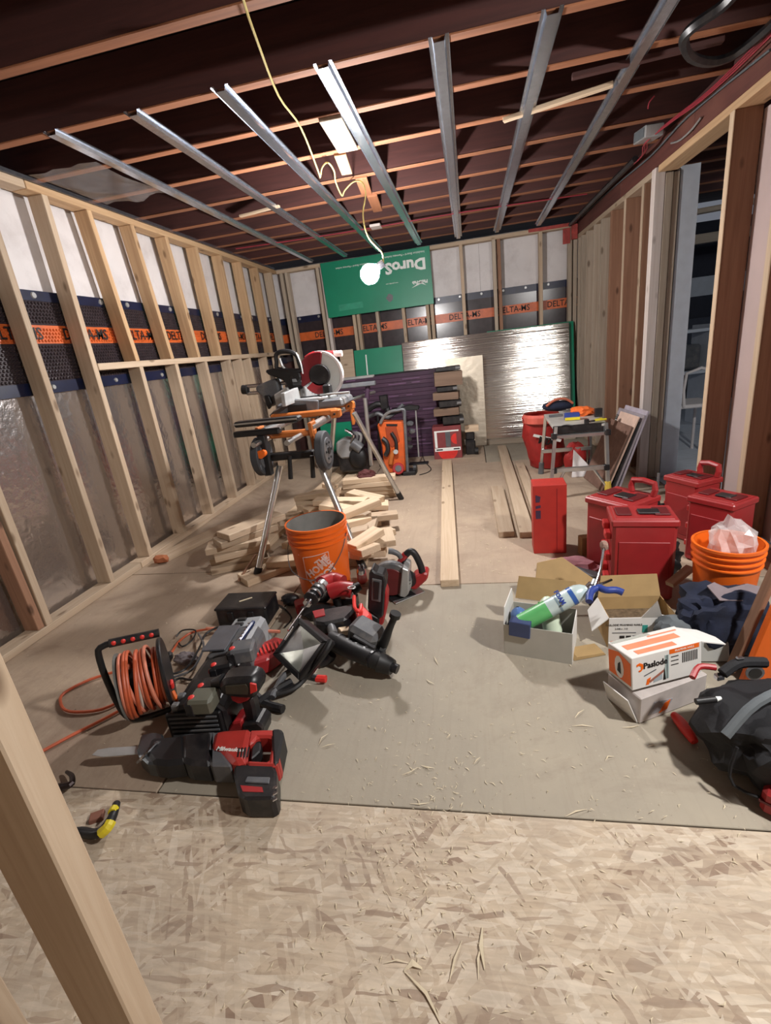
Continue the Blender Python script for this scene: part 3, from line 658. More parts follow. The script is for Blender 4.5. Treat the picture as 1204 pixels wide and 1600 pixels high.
for i, (y, l, dx) in enumerate(((768,.46,0),(763,.42,.02),(758,.44,-.02),(752,.40,0),(745,.42,.01))):
    scrap(575+dx*200, y+6, .02+i*.035, 4+3*math.sin(i*2), l, .089, .038, ['lowest','second','third','fourth','topmost'][i]+' of five offcuts stacked behind the heap, near the far silver leg')
rn = random.Random(11)
spots = [(420,840),(445,820),(470,850),(455,835),(480,815),(500,835),(520,850),(540,840),(555,860),(575,850),(590,835),(560,815),(530,800),(500,795),(480,785),(460,800),(440,850),(540,870),(560,880),(430,860),(590,805),(575,790),(545,780),(515,775),(600,820),(410,865),(490,860),(570,830),(525,815),(455,870),(550,800),(585,860),(505,810),(475,800),(535,830),(560,845),(445,805),(515,790),(600,850),(425,825),(560,870),(575,875),(565,860),(550,880),(470,830),(490,800),(515,830),(545,815),(570,805),(530,860)]
def hmax(p, a, L, w):
    c, s = math.cos(a), math.sin(a); n = int(L/.012)+1; k = int(w/.012)+1; m = 0
    for i in range(n+1):
        for j in range(k+1):
            u = (i/n-.5)*L; v = (j/k-.5)*w; m = max(m, HM.get((round((p.x+u*c-v*s)/.012), round((p.y+u*s+v*c)/.012)), 0))
    return m
def pile(spot, ang, L, w, cap, lo=0, m='scrap'):
    best = None
    for k in range(14):
        px = spot[0]+rn.uniform(-1,1)*(4+k*1.5); py = spot[1]+rn.uniform(-1,1)*(4+k*1.2); p = F(px, py, .05); a = math.radians(ang+rn.uniform(-25,25))
        h = hmax(p, a, L, w)
        if best is None or h < best[0]: best = (h, px, py, math.degrees(a))
        if h <= cap: break
    if best[0] > cap+.04: return
    scrap(best[1], best[2], .05, best[3], L, w, .038, label=heap_label(best[1], best[2], best[0], L, best[3], m), m=m, tilt=rn.uniform(-.26,.26))
def heap_label(px, py, h, L, ang, m):
    tone = 'yellowish' if m == 'scrap' else 'greyish'
    side = ('by the left leg' if px < 440 else 'left of the bucket' if px < 470 else 'behind the bucket' if px < 525 else 'before the far leg' if px < 570 else 'by the open floor')
    lev = 'at floor level' if h < .03 else ('low down' if h < .09 else ('half way up' if h < .14 else 'on top'))
    size = 'stubby' if L < .15 else ('short' if L < .22 else 'long')
    ang = ang % 180; d = 'crosswise' if ang < 30 or ang > 150 else ('lengthways' if 60 < ang < 120 else ('slanting right' if ang <= 60 else 'slanting left'))
    return '%s %s offcut %s, %s in the heap %s' % (size, tone, d, lev, side)
for i, (x, y) in enumerate(spots):
    if x < 440+(862-y)*.8: continue
    pile((x, y), rn.uniform(-80,100), rn.choice((.10,.14,.17,.20,.26,.32)), rn.choice((.089,.089,.064,.12)), .085 if x < 450 else .13, m=rn.choice(('scrap','scrap','stud')))
for k in range(8): pile((500+k*10, 800+((k*37)%40)), rn.uniform(-70,80), rn.choice((.2,.28,.36)), .089, .165)
_by = {}
for o in C.objects:
    if o.name.startswith('timber_offcut'): _by.setdefault(o['label'], []).append(o)
for lab, os_ in _by.items():
    if len(os_) > 1:
        os_.sort(key=lambda o: o.matrix_basis.translation.y)
        for i, o in enumerate(os_): o['label'] = lab + (', nearest' if i == 0 else ', farthest' if i == len(os_)-1 else ', between its likes')
lumber('thin_batten', F(372,908,.01), F(400,866,.12), .012, .012, 'studbrown'); setp(bpy.data.objects['thin_batten'], 'thin dark batten leaning beside the near left saw stand leg', 'batten')

# ---- mitre saw stand
ST = wthing('saw_stand', 'folding wheeled mitre saw stand with silver legs and orange brackets over the offcut heap', 'saw stand', (-.92,2.87,0))
def S(mb, n, m, **k): return wb_(mb, n, m, ST, **k)
A1, A2 = Vector((-1.06,2.46,.62)), Vector((-.86,2.46,.62))
f1 = F(400,906,.0); f2 = F(568,890,0); f3 = F(627,780,0)
for a, b in ((PY(437,728,2.46),f1),(PY(498,722,2.46),f2),(PY(553,645,3.30),f3),(PY(522,650,3.30),Vector((-1.22,3.62,0)))):
    lg = S(MB().cyl(a, b+(a-b).normalized()*.04, .0175, seg=12), 'leg', 'alu', smooth=True)
    MB().cyl(b+(a-b).normalized()*.07, b+Vector((0,0,.002)), .021, .022).build('rubber_foot', 'black', lg)
for x in (-.875,-1.14):
    S(MB().cyl((x,2.50,.770), (x,3.55,.770), .024, seg=18), 'rail', 'alu', smooth=True)
S(MB().cyl((-.93,2.28,.735), (-.93,2.62,.735), .014), 'extension_tube', 'alu'); S(MB().cyl((-1.12,2.30,.735), (-1.12,2.62,.735), .014), 'extension_tube', 'alu')
S(MB().cyl((-1.02,3.5,.775), (-.86,4.35,.775), .014), 'extension_tube', 'alu')
for Y in (2.52,3.46):
    S(MB().box((-1.02,Y,.745), (.34,.05,.035)), 'cross_bracket', 'orangedark', bevel=.008)
    for x in (-.865,-1.17): S(MB().front([(Y-.045,.80),(Y+.045,.80),(Y+.03,.65),(Y-.02,.63)], x-.01, x+.01), 'side_plate', 'orangedark', bevel=.003)
for Y in (2.80,3.16):
    br = S(MB().box((-1.0,Y,.812), (.42,.045,.036)).box((-.80,Y,.80),(.06,.06,.05)), 'tool_bracket', 'orangedark', bevel=.008)
    MB().cyl((-.80,Y-.03,.80),(-.80,Y-.045,.80),.006).build('bolt','black',br)
S(MB().box((-1.0,2.44,.64), (.30,.05,.04)), 'axle_box', 'black', bevel=.006)
for p in (PY(409,713,2.42), PY(506,704,2.42)):
    w = S(MB().cyl((p.x-.022,p.y,p.z), (p.x+.022,p.y,p.z), .105, seg=30), 'wheel', mat('dusty_tyre', (58,60,64), .7), bevel=.006, smooth=True)
    MB().cyl((p.x-.026,p.y,p.z), (p.x+.026,p.y,p.z), .07, seg=24).build('rim', 'greypl', w, bevel=.004, smooth=True)
    hb = MB().cyl((p.x-.03,p.y,p.z), (p.x+.03,p.y,p.z), .02)
    for k in range(6):
        a = k*math.pi/3; hb.box((p.x+.027,p.y+.045*math.cos(a),p.z+.045*math.sin(a)), (.006,.012,.012))
    hb.build('hub', 'black', w)
for a, b in (((452,712),(454,748)),((487,712),(489,746))):
    S(MB().cyl(PY(*a,2.38), PY(*b,2.38), .011, .013), 'handle_grip', 'black')
p0, p1 = PY(372,664,2.42), PY(471,655,2.42)
S(MB().box(((p0.x+p1.x)/2,2.40,.838), (p1.x-p0.x,.07,.03)), 'material_support', 'blackpl', bevel=.008)
S(MB().box(((p0.x+p1.x)/2,2.36,.842), (p1.x-p0.x-.01,.006,.008)), 'support_strip', 'alu')
S(MB().box((p0.x+.11,2.40,.785), (.26,.05,.03)), 'support_clamp', 'black', bevel=.006)
pb = PY(421,742,2.40); S(MB().box((pb.x,2.40,(pb.z+.77)/2), (.042,.042,.77-pb.z)), 'support_post', 'black', bevel=.004)
kn = PY(411,708,2.37); S(MB().cyl((kn.x,2.38,kn.z), (kn.x,2.33,kn.z), .019, .022), 'orange_knob', 'orange')
a, b = PY(532,593,3.95), PY(584,589,3.95)
S(MB().box(((a.x+b.x)/2,3.95,a.z-.0), (b.x-a.x,.05,.02)), 'far_support', 'alu', bevel=.003); S(MB().box(((a.x+b.x)/2,3.93,a.z-.055), (b.x-a.x+.02,.06,.035)), 'far_support', 'greypl', bevel=.006)
S(MB().cyl(((a.x+b.x)/2+.08,3.95,a.z-.07),((a.x+b.x)/2+.06,3.95,.76),.02), 'support_post', 'purpledark')
S(MB().cyl(PY(570,622,3.9), PY(580,727,3.9), .016), 'support_leg', 'alu')

# ---- sliding mitre saw
SW = wthing('mitre_saw', 'red and black sliding mitre saw with a clear blade guard, mounted on the saw stand', 'mitre saw', (-.95,3.0,.83))
def K(mb, n, m, **k): return wb_(mb, n, m, SW, **k)
bx = -.98
K(MB().box((bx,3.0,.856), (.44,.30,.05), taper=(.95,.9)), 'base', 'greypl', bevel=.012)
K(MB().cyl((bx+.02,2.98,.881),(bx+.02,2.98,.897),.135,seg=32), 'turntable', 'lightgrey', bevel=.003)
K(MB().box((bx-.02,2.98,.899), (.34,.012,.005)), 'kerf_plate', 'black')
for s in (-1,1): K(MB().front([(2.98+s*.03,.88),(2.98+s*.30,.88),(2.98+s*.29,.955),(2.98+s*.05,.965)], bx-.10, bx-.075), 'fence', 'lightgrey', bevel=.003)
K(up([(424,648),(432,640),(446,632),(455,622),(500,624),(500,652)], 2.88, 2.83, 2.86), 'front_housing', 'greypl', bevel=.006)
K(up([(454,632),(482,630),(484,641),(455,644)], 2.88, 2.825, 2.832), 'pocket', 'black')
for z in (.0,.045): K(MB().cyl(PY(384,604,3.05)+Vector((0,0,-z)), PY(470,596,3.05)+Vector((0,0,-z)), .0125, seg=14), 'slide_rail', 'steel', smooth=True)
K(MB().cyl(PY(378,604,3.05)+Vector((0,0,-.02)), PY(386,604,3.05)+Vector((0,0,-.02)), .03), 'rail_cap', 'black')
K(up([(404,602),(428,592),(436,590),(440,610),(432,634),(420,632),(414,618),(404,610)], 3.05, 3.0, 3.09), 'bevel_arm', 'greypl', bevel=.01)
K(up([(431,616),(452,603),(458,612),(457,626),(436,634)], 3.0, 2.95, 3.06), 'bevel_casting', 'lightgrey', bevel=.008)
K(up([(413,618),(420,618),(426,632),(420,640),(416,632)], 2.98, 2.97, 3.0), 'lock_lever', 'black', bevel=.004)
h = K(up([(430,556),(436,549),(452,548),(462,553),(472,576),(470,586),(432,574)], 2.97, 2.955, 3.005), 'handle_frame', 'black', bevel=.008)
# opening of the D handle, made as a frame of bars
bpy.data.objects.remove(h)
def loop(pts, Y, r, n, m, closed=True): return K(MB().tube([PY(x,y,Y) for x, y in pts], r, 8, 3, closed), n, m, smooth=True)
loop([(433,576),(432,566),(431,555),(437,550),(447,549),(457,551),(464,557),(467,567),(470,578),(452,579)], 2.97, .014, 'handle_frame', 'black')
K(MB().tube([PY(x,y,2.955) for x, y in ((462,551),(469,566),(473,584))], .005, 6, 3), 'handle_trim', 'lightgrey')
K(MB().tube([PY(x,y,2.97) for x, y in ((437,560),(441,572),(448,580))], .008, 6, 3), 'trigger', 'lightgrey')
K(up([(417,578),(436,574),(470,580),(474,590),(466,608),(456,610),(446,594),(420,584)], 3.0, 2.96, 3.05), 'motor_arm', 'black', bevel=.01)
K(MB().cyl(PY(452,597,2.97), PY(470,596,3.02), .04, .05), 'motor', 'blackpl', bevel=.006)
cc = PY(501,586,3.0); R1 = .128
def arc(r, a0, a1, n=20): return [(cc.x+r*math.cos(math.radians(a0+(a1-a0)*i/n)), cc.z+r*math.sin(math.radians(a0+(a1-a0)*i/n))) for i in range(n+1)]
K(MB().side(arc(.124,0,360,48)[:-1], 3.0, 3.0025), 'blade', 'steel')
teeth = MB()
for k in range(40):
    a = math.radians(k*9); teeth.box((cc.x+.126*math.cos(a), 3.001, cc.z+.126*math.sin(a)), (.006,.004,.006), (0,-a,0))
K(teeth, 'blade_teeth', 'steel')
K(MB().side(arc(R1+.012,75,205)+arc(.045,205,75), 2.975, 3.04), 'upper_guard', mat('maroon_guard', (112,26,34), .4), bevel=.006)
K(MB().side(arc(R1+.014,-70,92)+arc(.06,92,-70), 2.985, 2.990), 'clear_guard', 'clearpl', bevel=.001)
K(MB().side(arc(R1+.016,-60,95)+arc(R1+.002,95,-60), 2.98, 3.02), 'guard_rim', mat('clear_guard_rim', (214,206,204), .3, alpha=.8), bevel=.001)
K(MB().cyl((cc.x+.0,2.965,cc.z),(cc.x+.0,2.985,cc.z),.066,.068,seg=24), 'blade_cover', 'blackpl', bevel=.004)
K(MB().side(arc(.115,215,300)+arc(.05,300,215), 2.965, 2.982), 'lower_cover', mat('bright_guard_red', (150,34,40), .4), bevel=.003)
K(MB().tube([PY(x,y,3.04) for x, y in ((478,560),(490,553),(512,552),(532,552))], .016, 10, 3), 'carry_handle', 'redtool', smooth=True)
K(MB().cyl(PY(522,553,3.02), PY(534,552,3.02), .0185), 'handle_sleeve', mat('pale_grip', (206,180,176), .5))
K(MB().cyl(PY(530,615,3.0), PY(546,613,3.0), .008).cyl(PY(500,617,2.9), PY(545,613,2.9), .007), 'dust_tube', 'lightgrey')
K(MB().box((cc.x+.05,2.93,.93), (.05,.05,.07)), 'vise_block', 'black', bevel=.008)
# ================================================================= RIGHT SIDE OF THE ROOM
# ---- aluminium work platform
WP = wthing('work_platform', 'folding aluminium work platform carrying tools, standing in front of the silver board', 'work platform', (.70,3.52,0))
def Q(mb, n, m, **k): return wb_(mb, n, m, WP, **k)
c = [Vector(p) for p in ((.53,3.40,.50),(.87,3.38,.50),(.89,3.95,.50),(.55,3.97,.50))]
Q(MB().prism([(v.x,v.y) for v in c], .478, .50), 'top_plate', mat('dusty_alu', (190,188,182), .5, metal=.3, var=.1), bevel=.003)
Q(MB().box((.70,3.388,.478), (.345,.012,.05)).box((.70,3.392,.44),(.33,.012,.02)), 'front_rail', 'blackpl', bevel=.002)
Q(MB().box((.70,3.38,.43), (.34,.02,.02)), 'front_tube', 'alu')
lf = [((.545,3.385,.50),(.50,3.34,.02)),((.860,3.375,.50),(.885,3.36,.02)),((.56,3.95,.48),(.53,4.03,.02)),((.88,3.94,.48),(.92,4.02,.02))]
for a, b in lf:
    l = Q(MB().box((0,0,0),(.001,.001,.001)) if False else MB().cyl(a, b, .015, seg=4), 'leg', 'alu')
    MB().cyl(Vector(b)+(Vector(a)-Vector(b)).normalized()*.08, Vector(b)-Vector((0,0,.018)), .021, .024, seg=8).build('foot_cap', mat('yellow_foot', (196,168,70), .5) if b[0] == .885 else 'greypl', l)
Q(MB().box((.70,3.37,.20), (.36,.025,.03)), 'crossbar', 'alu', bevel=.003); Q(MB().box((.72,3.98,.20), (.38,.02,.03)), 'crossbar', 'alu', bevel=.003)
Q(MB().cyl((.60,3.365,.19),(.53,3.35,.07),.009,seg=6), 'brace', 'alu'); Q(MB().cyl((.79,3.365,.19),(.87,3.36,.07),.009,seg=6), 'brace', 'alu')
for x in (.53,.87):
    for z in (.20,.44): Q(MB().box((x,3.365,z),(.035,.035,.04)), 'joint_clip', 'blackpl', bevel=.004)
# things on it
def at_top(px, py): return F(px, py, .502)
t = thing('tool_bag', 'dark blue tool bag with orange straps at the back of the work platform', 'tool bag', at_top(870,641), (0,0,.1))
MB().ell((0,0,.035), (.13,.07,.042), noise=.18, seed=2).build('bag_body', 'denim', t, smooth=True); MB().tube([(-.10,-.06,.05),(-.03,-.05,.09),(.05,-.05,.09),(.11,-.05,.05)], .010, 6).build('strap', mat('dull_orange_strap', (176,96,72), .7), t)
plain(MB().ell((0,0,.03), (.085,.06,.038), noise=.35, seed=8, sub=3), 'orange_cloth', 'crumpled bright orange cloth on the right of the work platform', 'cloth', 'orangecloth', at_top(908,649), bevel=0, smooth=True)
t = thing('blue_tool_box', 'small blue box with a yellow corner on the middle of the work platform', 'box', at_top(893,656), (0,0,-.05))
MB().box((0,0,.025), (.10,.05,.05)).build('box_body', 'blue', t, bevel=.004); MB().box((.0,-.0255,.012), (.10,.002,.02)).build('yellow_stripe', 'yellow', t)
plain(MB().box((0,0,.008),(.10,.02,.016)), 'flat_bar_tool', 'flat grey hand tool lying left of the blue box on the platform', 'hand tool', 'greypl', at_top(868,651), rot=(0,0,.1))
t = thing('pliers', 'yellow handled pliers at the right front edge of the work platform', 'pliers', at_top(928,660), (0,0,.5))
for s in (-1,1): MB().tube([(0,0,.012),(.03,s*.012,.014),(.08,s*.02,.012)], .007, 6).build('grip', 'yellow', t)
MB().box((-.02,0,.012),(.045,.018,.012)).build('jaws','steel',t,bevel=.003)
plain(MB().cyl((0,0,0),(.0,0,.03),.016), 'tape_roll', 'small dark roll at the front of the platform beside the pliers', 'roll', 'blackpl', at_top(916,662))
plain(MB().tube([(-.03,0,.004),(0,.01,.006),(.04,-.01,.004)], .004, 6), 'screwdriver_bit', 'small dark bit lying in front of the blue box on the platform', 'tool bit', 'black', at_top(885,666), bevel=0)
plain(MB().box((0,0,.03),(.05,.03,.06)), 'battery_pack', 'small dark battery standing right of the orange cloth', 'battery', 'blackpl', at_top(934,651))
# ---- red sack behind the platform
t = wthing('red_sack', 'red paper sack with a black printed band, slumped behind the work platform', 'sack', (.62,4.25,0))
sk = MB().lathe([(.06,0),(.13,.01),(.15,.10),(.145,.2),(.16,.28),(.15,.38),(.15,.44),(.13,.46)], 24)
for v in sk.bm.verts:
    a = math.atan2(v.co.y, v.co.x); v.co.x *= 1+.10*math.sin(5*a+v.co.z*20); v.co.y *= .75+.12*math.cos(4*a+v.co.z*15)
    v.co.x += -.12*(v.co.z)**1.0 + .0 ; v.co.x *= 1.05
sk.build('sack_body', 'redbag', t, smooth=True)
MB().lathe([(.152,.40),(.156,.45),(.14,.47)], 20).build('rolled_top', mat('pale_red_sack', (206,96,82), .6), t, loc=(-.055,0,0)) 
text('MIX', .075, 'blackink', t, (-.03,-.132,.25), axes((.95,0,-.25),(0,0,1)), bold=.004)
MB().side([(-.13,.32),(.09,.255),(.08,.235),(-.14,.30)], -.128, -.126).build('white_band', 'whiteink', t)
ot = thing('red_sack', 'second smaller red sack lying under the work platform', 'sack', (.80,4.02,0), (0,0,.2))
MB().ell((0,0,.12),(.09,.07,.13), noise=.2, seed=5, sub=3).build('sack_body','redbag',ot,smooth=True)
# ---- boards leaning by the doorway
def leanp(label, px0, px1, pz, yb, h, lean, m, t=.02, ang=.0, lab2='sheet_offcut', cat='board offcut', col=None):
    a = F(px0, pz, 0); w = px1
    o = thing(lab2, label, cat, (a.x, a.y, .003), (0,0,ang)); b = MB().front([(0,0),(w,0),(w,h),(0,h)], -t/2, t/2)
    q = b.build('sheet', m, o, bevel=.002); q.rotation_euler = (0, lean, 0); return o
# sheets stand on edge with their faces towards the room, leaning right onto the doorway post
def leanx(label, x, w, h, lean, m, t):
    o = thing('sheet_offcut', label, 'board offcut', (x, 3.42+ (x-.87)*.3, .003), (0,0,.10), 'sheets by the doorway post')
    MB().front([(0,0),(w,0),(w,h),(0,h)], -t/2, t/2).build('sheet', m, o, bevel=.002, rot=(0,lean,0)); return o
leanx('brown hardboard offcut leaning at the front of the sheets by the white doorway post', .865, .40, .48, .38, mat('brown_hardboard', (112,84,72), .8, dirt=(150,120,104)), .010)
o = leanx('pinkish plasterboard offcut leaning second among the sheets by the white doorway post', .895, .30, .54, .365, mat('pinkish_plaster', (204,176,160), .85), .012)
leanx('dark backed offcut leaning third among the sheets by the doorway post', .922, .38, .50, .35, 'blackpl', .014)
leanx('grey board offcut leaning fourth among the sheets by the doorway post', .950, .42, .54, .335, mat('grey_sheet', (150,142,148), .7), .014)
leanx('lilac grey tall offcut leaning last against the white doorway post', .980, .36, .56, .31, mat('lilac_sheet', (172,164,176), .7), .014)
# white papers under platform
plain(MB().side([(0,0),(.20,0),(.02,.22)], -.004, .004), 'white_offcut', 'white triangular sheet offcut leaning under the work platform', 'board offcut', 'white', (.74,3.85,.002), rot=(-.2,0,0))
# ---- upright red carton
t = wthing('red_carton', 'tall upright red carton standing at the end of the right floor boards', 'carton', (.365,2.50,0), None)
t.rotation_euler = (0,0,-.04)
MB().box((0,0,.19), (.165,.13,.38)).build('carton', mat('red_cardboard', (170,44,36), .5, var=.08), t, bevel=.003)
MB().side([(-.07,.20),(-.045,.20),(-.045,.245),(-.07,.245)], -.0665, -.0652).side([(-.07,.255),(-.045,.26),(-.045,.275),(-.07,.27)], -.0665, -.0652).side([(-.07,.29),(-.05,.29),(-.045,.32),(-.07,.33)], -.0665, -.0652).build('dark_print', mat('dim_blue_print', (62,40,66), .6), t)
MB().box((.035,-.0655,.19),(.004,.001,.34)).build('flap_seam', mat('seam', (130,20,22), .6), t)
# ---- red tool cases (pairs standing upright)
def case(label, p, ang, L, Wd, Hh, nlatch=3, handle=True):
    t = thing('tool_case', label, 'tool case', p, (0,0,ang), 'red tool cases')
    MB().box((0,0,Hh/2), (L,Wd,Hh)).build('shell', 'redcase', t, bevel=.012)
    ins = MB().box((0,0,0),(L*.80,.006,Hh*.62)); ins.build('recessed_panel', mat_panel, t, bevel=.002, loc=(0,-Wd/2-.001,Hh*.42))
    MB().box((0,0,Hh-.018), (L+.012,Wd+.012,.03)).build('rim', 'redcase', t, bevel=.006)
    for k in (-1,1): MB().box((k*L*.30,0,Hh+.004), (L*.24,Wd*.5,.006)).build('top_recess', mat_dark, t, bevel=.002)
    for k in range(nlatch):
        z = Hh*(.22+.27*k)
        for s in ((-.5),):
            MB().box((s*L-.012,-Wd*.16,z),(.026,Wd*.30,.030)).box((s*L-.012,Wd*.22,z+.02),(.026,Wd*.30,.030)).build('latch', 'redlight_', t, bevel=.004)
    if handle:
        MB().tube([(-L*.02,Wd*.34,Hh),(-L*.02,Wd*.36,Hh+.055),(L*.46,Wd*.36,Hh+.055),(L*.46,Wd*.34,Hh)], .014, 8, 2).build('carry_handle', 'redcase', t)
    MB().box((L*.1,-Wd*.05,Hh+.006),(L*.34,Wd*.30,.008)).build('top_grip', 'blackpl', t, bevel=.003)
    return t
mat_panel = mat('case_panel_red', (142,32,36), .42, var=.1)
mat_dark = mat('deep_red_recess', (92,20,24), .5); M['redlight_'] = mat('latch_red', (204,58,58), .4)
mat_panel = mat('case_panel_red', (142,32,36), .42, var=.1)
mat_dark = mat('deep_red_recess', (92,20,24), .5); M['redlight_'] = mat('latch_red', (204,58,58), .4)
case('red tool case just behind the largest one, with a red carry handle standing up', (.66,2.27,0), math.radians(-52), .22, .22, .36)
case('largest red tool case, nearest the cartons in front of the doorway side', (.665,2.02,0), math.radians(-8), .235, .18, .365, handle=False)
case('rear red tool case with carry handle by the doorway stud', (1.09,2.60,0), math.radians(-62), .19, .16, .335)
case('red tool case standing right of the rear one, beside the doorway stud', (1.09,2.29,0), math.radians(-55), .20, .17, .325, handle=False)
# ---- black clamp standing on the floor
t = thing('bar_clamp', 'black bar clamp standing upright between the two pairs of red tool cases', 'clamp', F(1022,832,0)+Vector((0,0,0)), (0,0,.1))
MB().cyl((0,0,0),(0,0,.34),.006).build('bar','greypl',t); MB().box((0,0,.15),(.10,.03,.03)).box((0,0,.11),(.06,.03,.06)).cyl((0,0,.16),(0,0,.21),.02,.012).build('clamp_head','blackpl',t,bevel=.005); MB().box((0,0,.01),(.08,.05,.02)).build('foot','blackpl',t,bevel=.003)
# ---- orange bucket at right
def bucket(name, label, p, r0, r1, h, m='orange', inner='orange', ribs=3):
    t = thing(name, label, 'bucket', p)
    pr = [(r0,0),(r0*1.0,.006)]; 
    pr += [(r0+(r1-r0)*.70, h*.70)]
    for k in range(ribs):
        z = h*(.74+.075*k); r = r0+(r1-r0)*z/h; pr += [(r,z),(r+.007,z+.003),(r+.007,z+.008),(r,z+.011)]
    pr += [(r1,h-.012),(r1+.005,h-.01),(r1+.005,h),(r1-.004,h)]
    MB().lathe(pr, 48).build('shell', m, t, smooth=True)
    MB().lathe([(r0-.006,.006),(r1-.0045,h-.001)], 48).build('inner_wall', inner, t, smooth=True)
    return t
rbk = bucket('orange_bucket', 'orange bucket holding crumpled clear film, beside the right wall', (.895,1.80,0), .088, .112, .315)
plain(MB().ell((0,0,0), (.075,.06,.12), noise=.45, seed=3, sub=3), 'plastic_bag', 'crumpled clear plastic bag sticking out of the right orange bucket', 'plastic bag', 'clear', (.895,1.78,.29), bevel=0)
# ---- jacket thrown over things
def blob(name, label, cat, m, c, r, seed, noise=.12, part='body', sub=4, rot=0, flat=0):
    t = thing(name, label, cat, c, (0,0,rot)); q = MB().ell((0,0,r[2]), r, sub=sub)
    rnd = random.Random(seed); ph = [rnd.uniform(0,6) for _ in range(8)]
    for v in q.bm.verts:
        p = v.co; u = Vector((p.x/r[0], p.y/r[1], (p.z-r[2])/r[2]))
        k = 1+noise*(math.sin(5*u.x+ph[0])*math.cos(4*u.y+ph[1])+.6*math.sin(9*u.y+7*u.z+ph[2])+.4*math.sin(13*u.x-6*u.y+ph[3])+.25*math.sin(21*u.z+17*u.x+ph[4]))
        e = .75
        w = Vector([math.copysign(abs(a)**e, a) for a in u])
        v.co = Vector((w.x*r[0]*k, w.y*r[1]*k, max(.002, r[2]+w.z*r[2]*k)))
    q.build(part, m, t, smooth=True); return t
jk = blob('dark_jacket', 'dark navy jacket with a pale patch, heaped in front of the right orange bucket', 'jacket', 'denim', (.805,1.60,0), (.145,.09,.115), 5, part='cloth')
o = MB().prism([(-.07,-.02),(.0,-.03),(.03,.0),(.07,-.02),(.09,.01),(.05,.03),(-.02,.02),(-.05,.05),(-.08,.04)], 0, .004); o.build('pale_patch', mat('pale_grey_patch', (120,108,112), .9), jk, loc=(.02,-.03,.228), rot=(.5,0,.2))
MB().ell((-.17,-.04,.10),(.06,.045,.05),noise=.2,seed=3,sub=3).build('cuff','greycloth',jk,smooth=True)
# ---- cartons
CA = thing('open_carton', 'open white carton holding spray foam cans, nearest the middle of the floor', 'carton', (.205,1.61,0), (0,0,-.28))
cw, cd, ch, tt = .235, .17, .125, .003
MB().box((0,0,.002),(cw,cd,.003)).build('bottom','cardshade',CA)
for s in (-1,1): MB().box((0,s*cd/2,ch/2),(cw,tt,ch)).build('side_panel','cardshade',CA); 
MB().box((-cw/2,0,ch/2),(tt,cd,ch)).build('side_panel','cardshade',CA); MB().box((cw/2,0,ch/2),(tt,cd,ch)).build('side_panel','cardwhite',CA)  # right panel white, the rest greyer: lit and shaded sides put into the colour
MB().front([(-cd/2,ch),(cd/2,ch),(cd/2-.02,ch+.07),(-cd/2+.02,ch+.06)], -.0015, .0015).build('open_flap','cardwhite',CA,loc=(-cw/2,0,0))
MB().side([(-cw/2,ch),(cw/2,ch),(cw/2-.01,ch+.09),(-cw/2+.01,ch+.09)], -.0015,.0015).build('open_flap','card',CA,loc=(0,cd/2,0),rot=(-.35,0,0))
def can(label, p0, p1, r, m, capm, bandm=None, bands=()):
    p0 = Vector(p0); p1 = Vector(p1); d = (p1-p0); L = d.length; q = d.to_track_quat('Z','Y')
    t = bpy.data.objects.new('foam_can', None); C.objects.link(t); t.location = p0; t.rotation_mode = 'QUATERNION'; t.rotation_quaternion = q; setp(t, label, 'spray can')
    MB().lathe([(r*.9,0),(r,.006),(r,L*.80),(r*.95,L*.86),(r*.72,L*.93),(r*.45,L*.97),(r*.2,L)], 28).build('can_body', m, t, smooth=True)
    for a, b, mm in bands: MB().lathe([(r+.0006,L*a),(r+.0006,L*b)], 28).build('label_band', mm, t, smooth=True)
    return t, q
a0 = F(812,975,.115); a1 = F(918,918,.235)
cn, q = can('long green and pale blue spray foam can lying across the open carton, gun attached', a0, a1, .033, mat('pale_can_white', (196,214,214), .3, metal=.2), None, bands=((.02,.42,mat('green_can_label', (92,172,104), .35)),(.74,.80,mat('blue_can_text', (50,90,160), .35)),(.55,.58,mat('grey_can_text', (120,140,150), .4))))
for s, sz, L0, tm in (('FOAM', .022, .62, 'blue'),):
    qq = q.to_matrix(); 
    # lettering wraps round the can: set on the side that faces up and forward
    side = (Vector((0,-.5,1)) - (a1-a0).normalized()*(Vector((0,-.5,1)).dot((a1-a0).normalized()))).normalized(); ax = (a1-a0).normalized()
    Rw = Matrix((side.cross(ax)*-1, ax, side)).transposed() if False else Matrix((ax.cross(side), ax, side)).transposed()
    pos = a0+(a1-a0)*L0+side*.0335
    o = text(s[:4].upper() if s != 'FOAM' else s, sz, tm, None, pos, Rw @ Matrix.Rotation(math.radians(90),3,'Z') if False else Rw, bold=.001)
    mw = o.matrix_world.copy(); o.parent = cn; bpy.context.view_layer.update(); o.matrix_parent_inverse = Matrix.Identity(4); o.matrix_world = mw
can('white spray can with a green cap leaning inside the open carton', (.255,1.60,.012), (.235,1.68,.17), .034, mat('white_green_can', (206,220,196), .35), None, bands=((.86,.90,'green'),))
can('blue topped can at the left end inside the open carton', (.14,1.60,.012), (.125,1.64,.15), .030, mat('blue_can', (84,116,170), .3), None)
plain(MB().box((0,0,.03),(.075,.04,.06)), 'blue_packet', 'dark blue packet at the left front inside the open carton', 'packet', mat('dark_blue_packet', (54,66,104), .4), (.125,1.555,.085), rot=(0,.05,-.28))
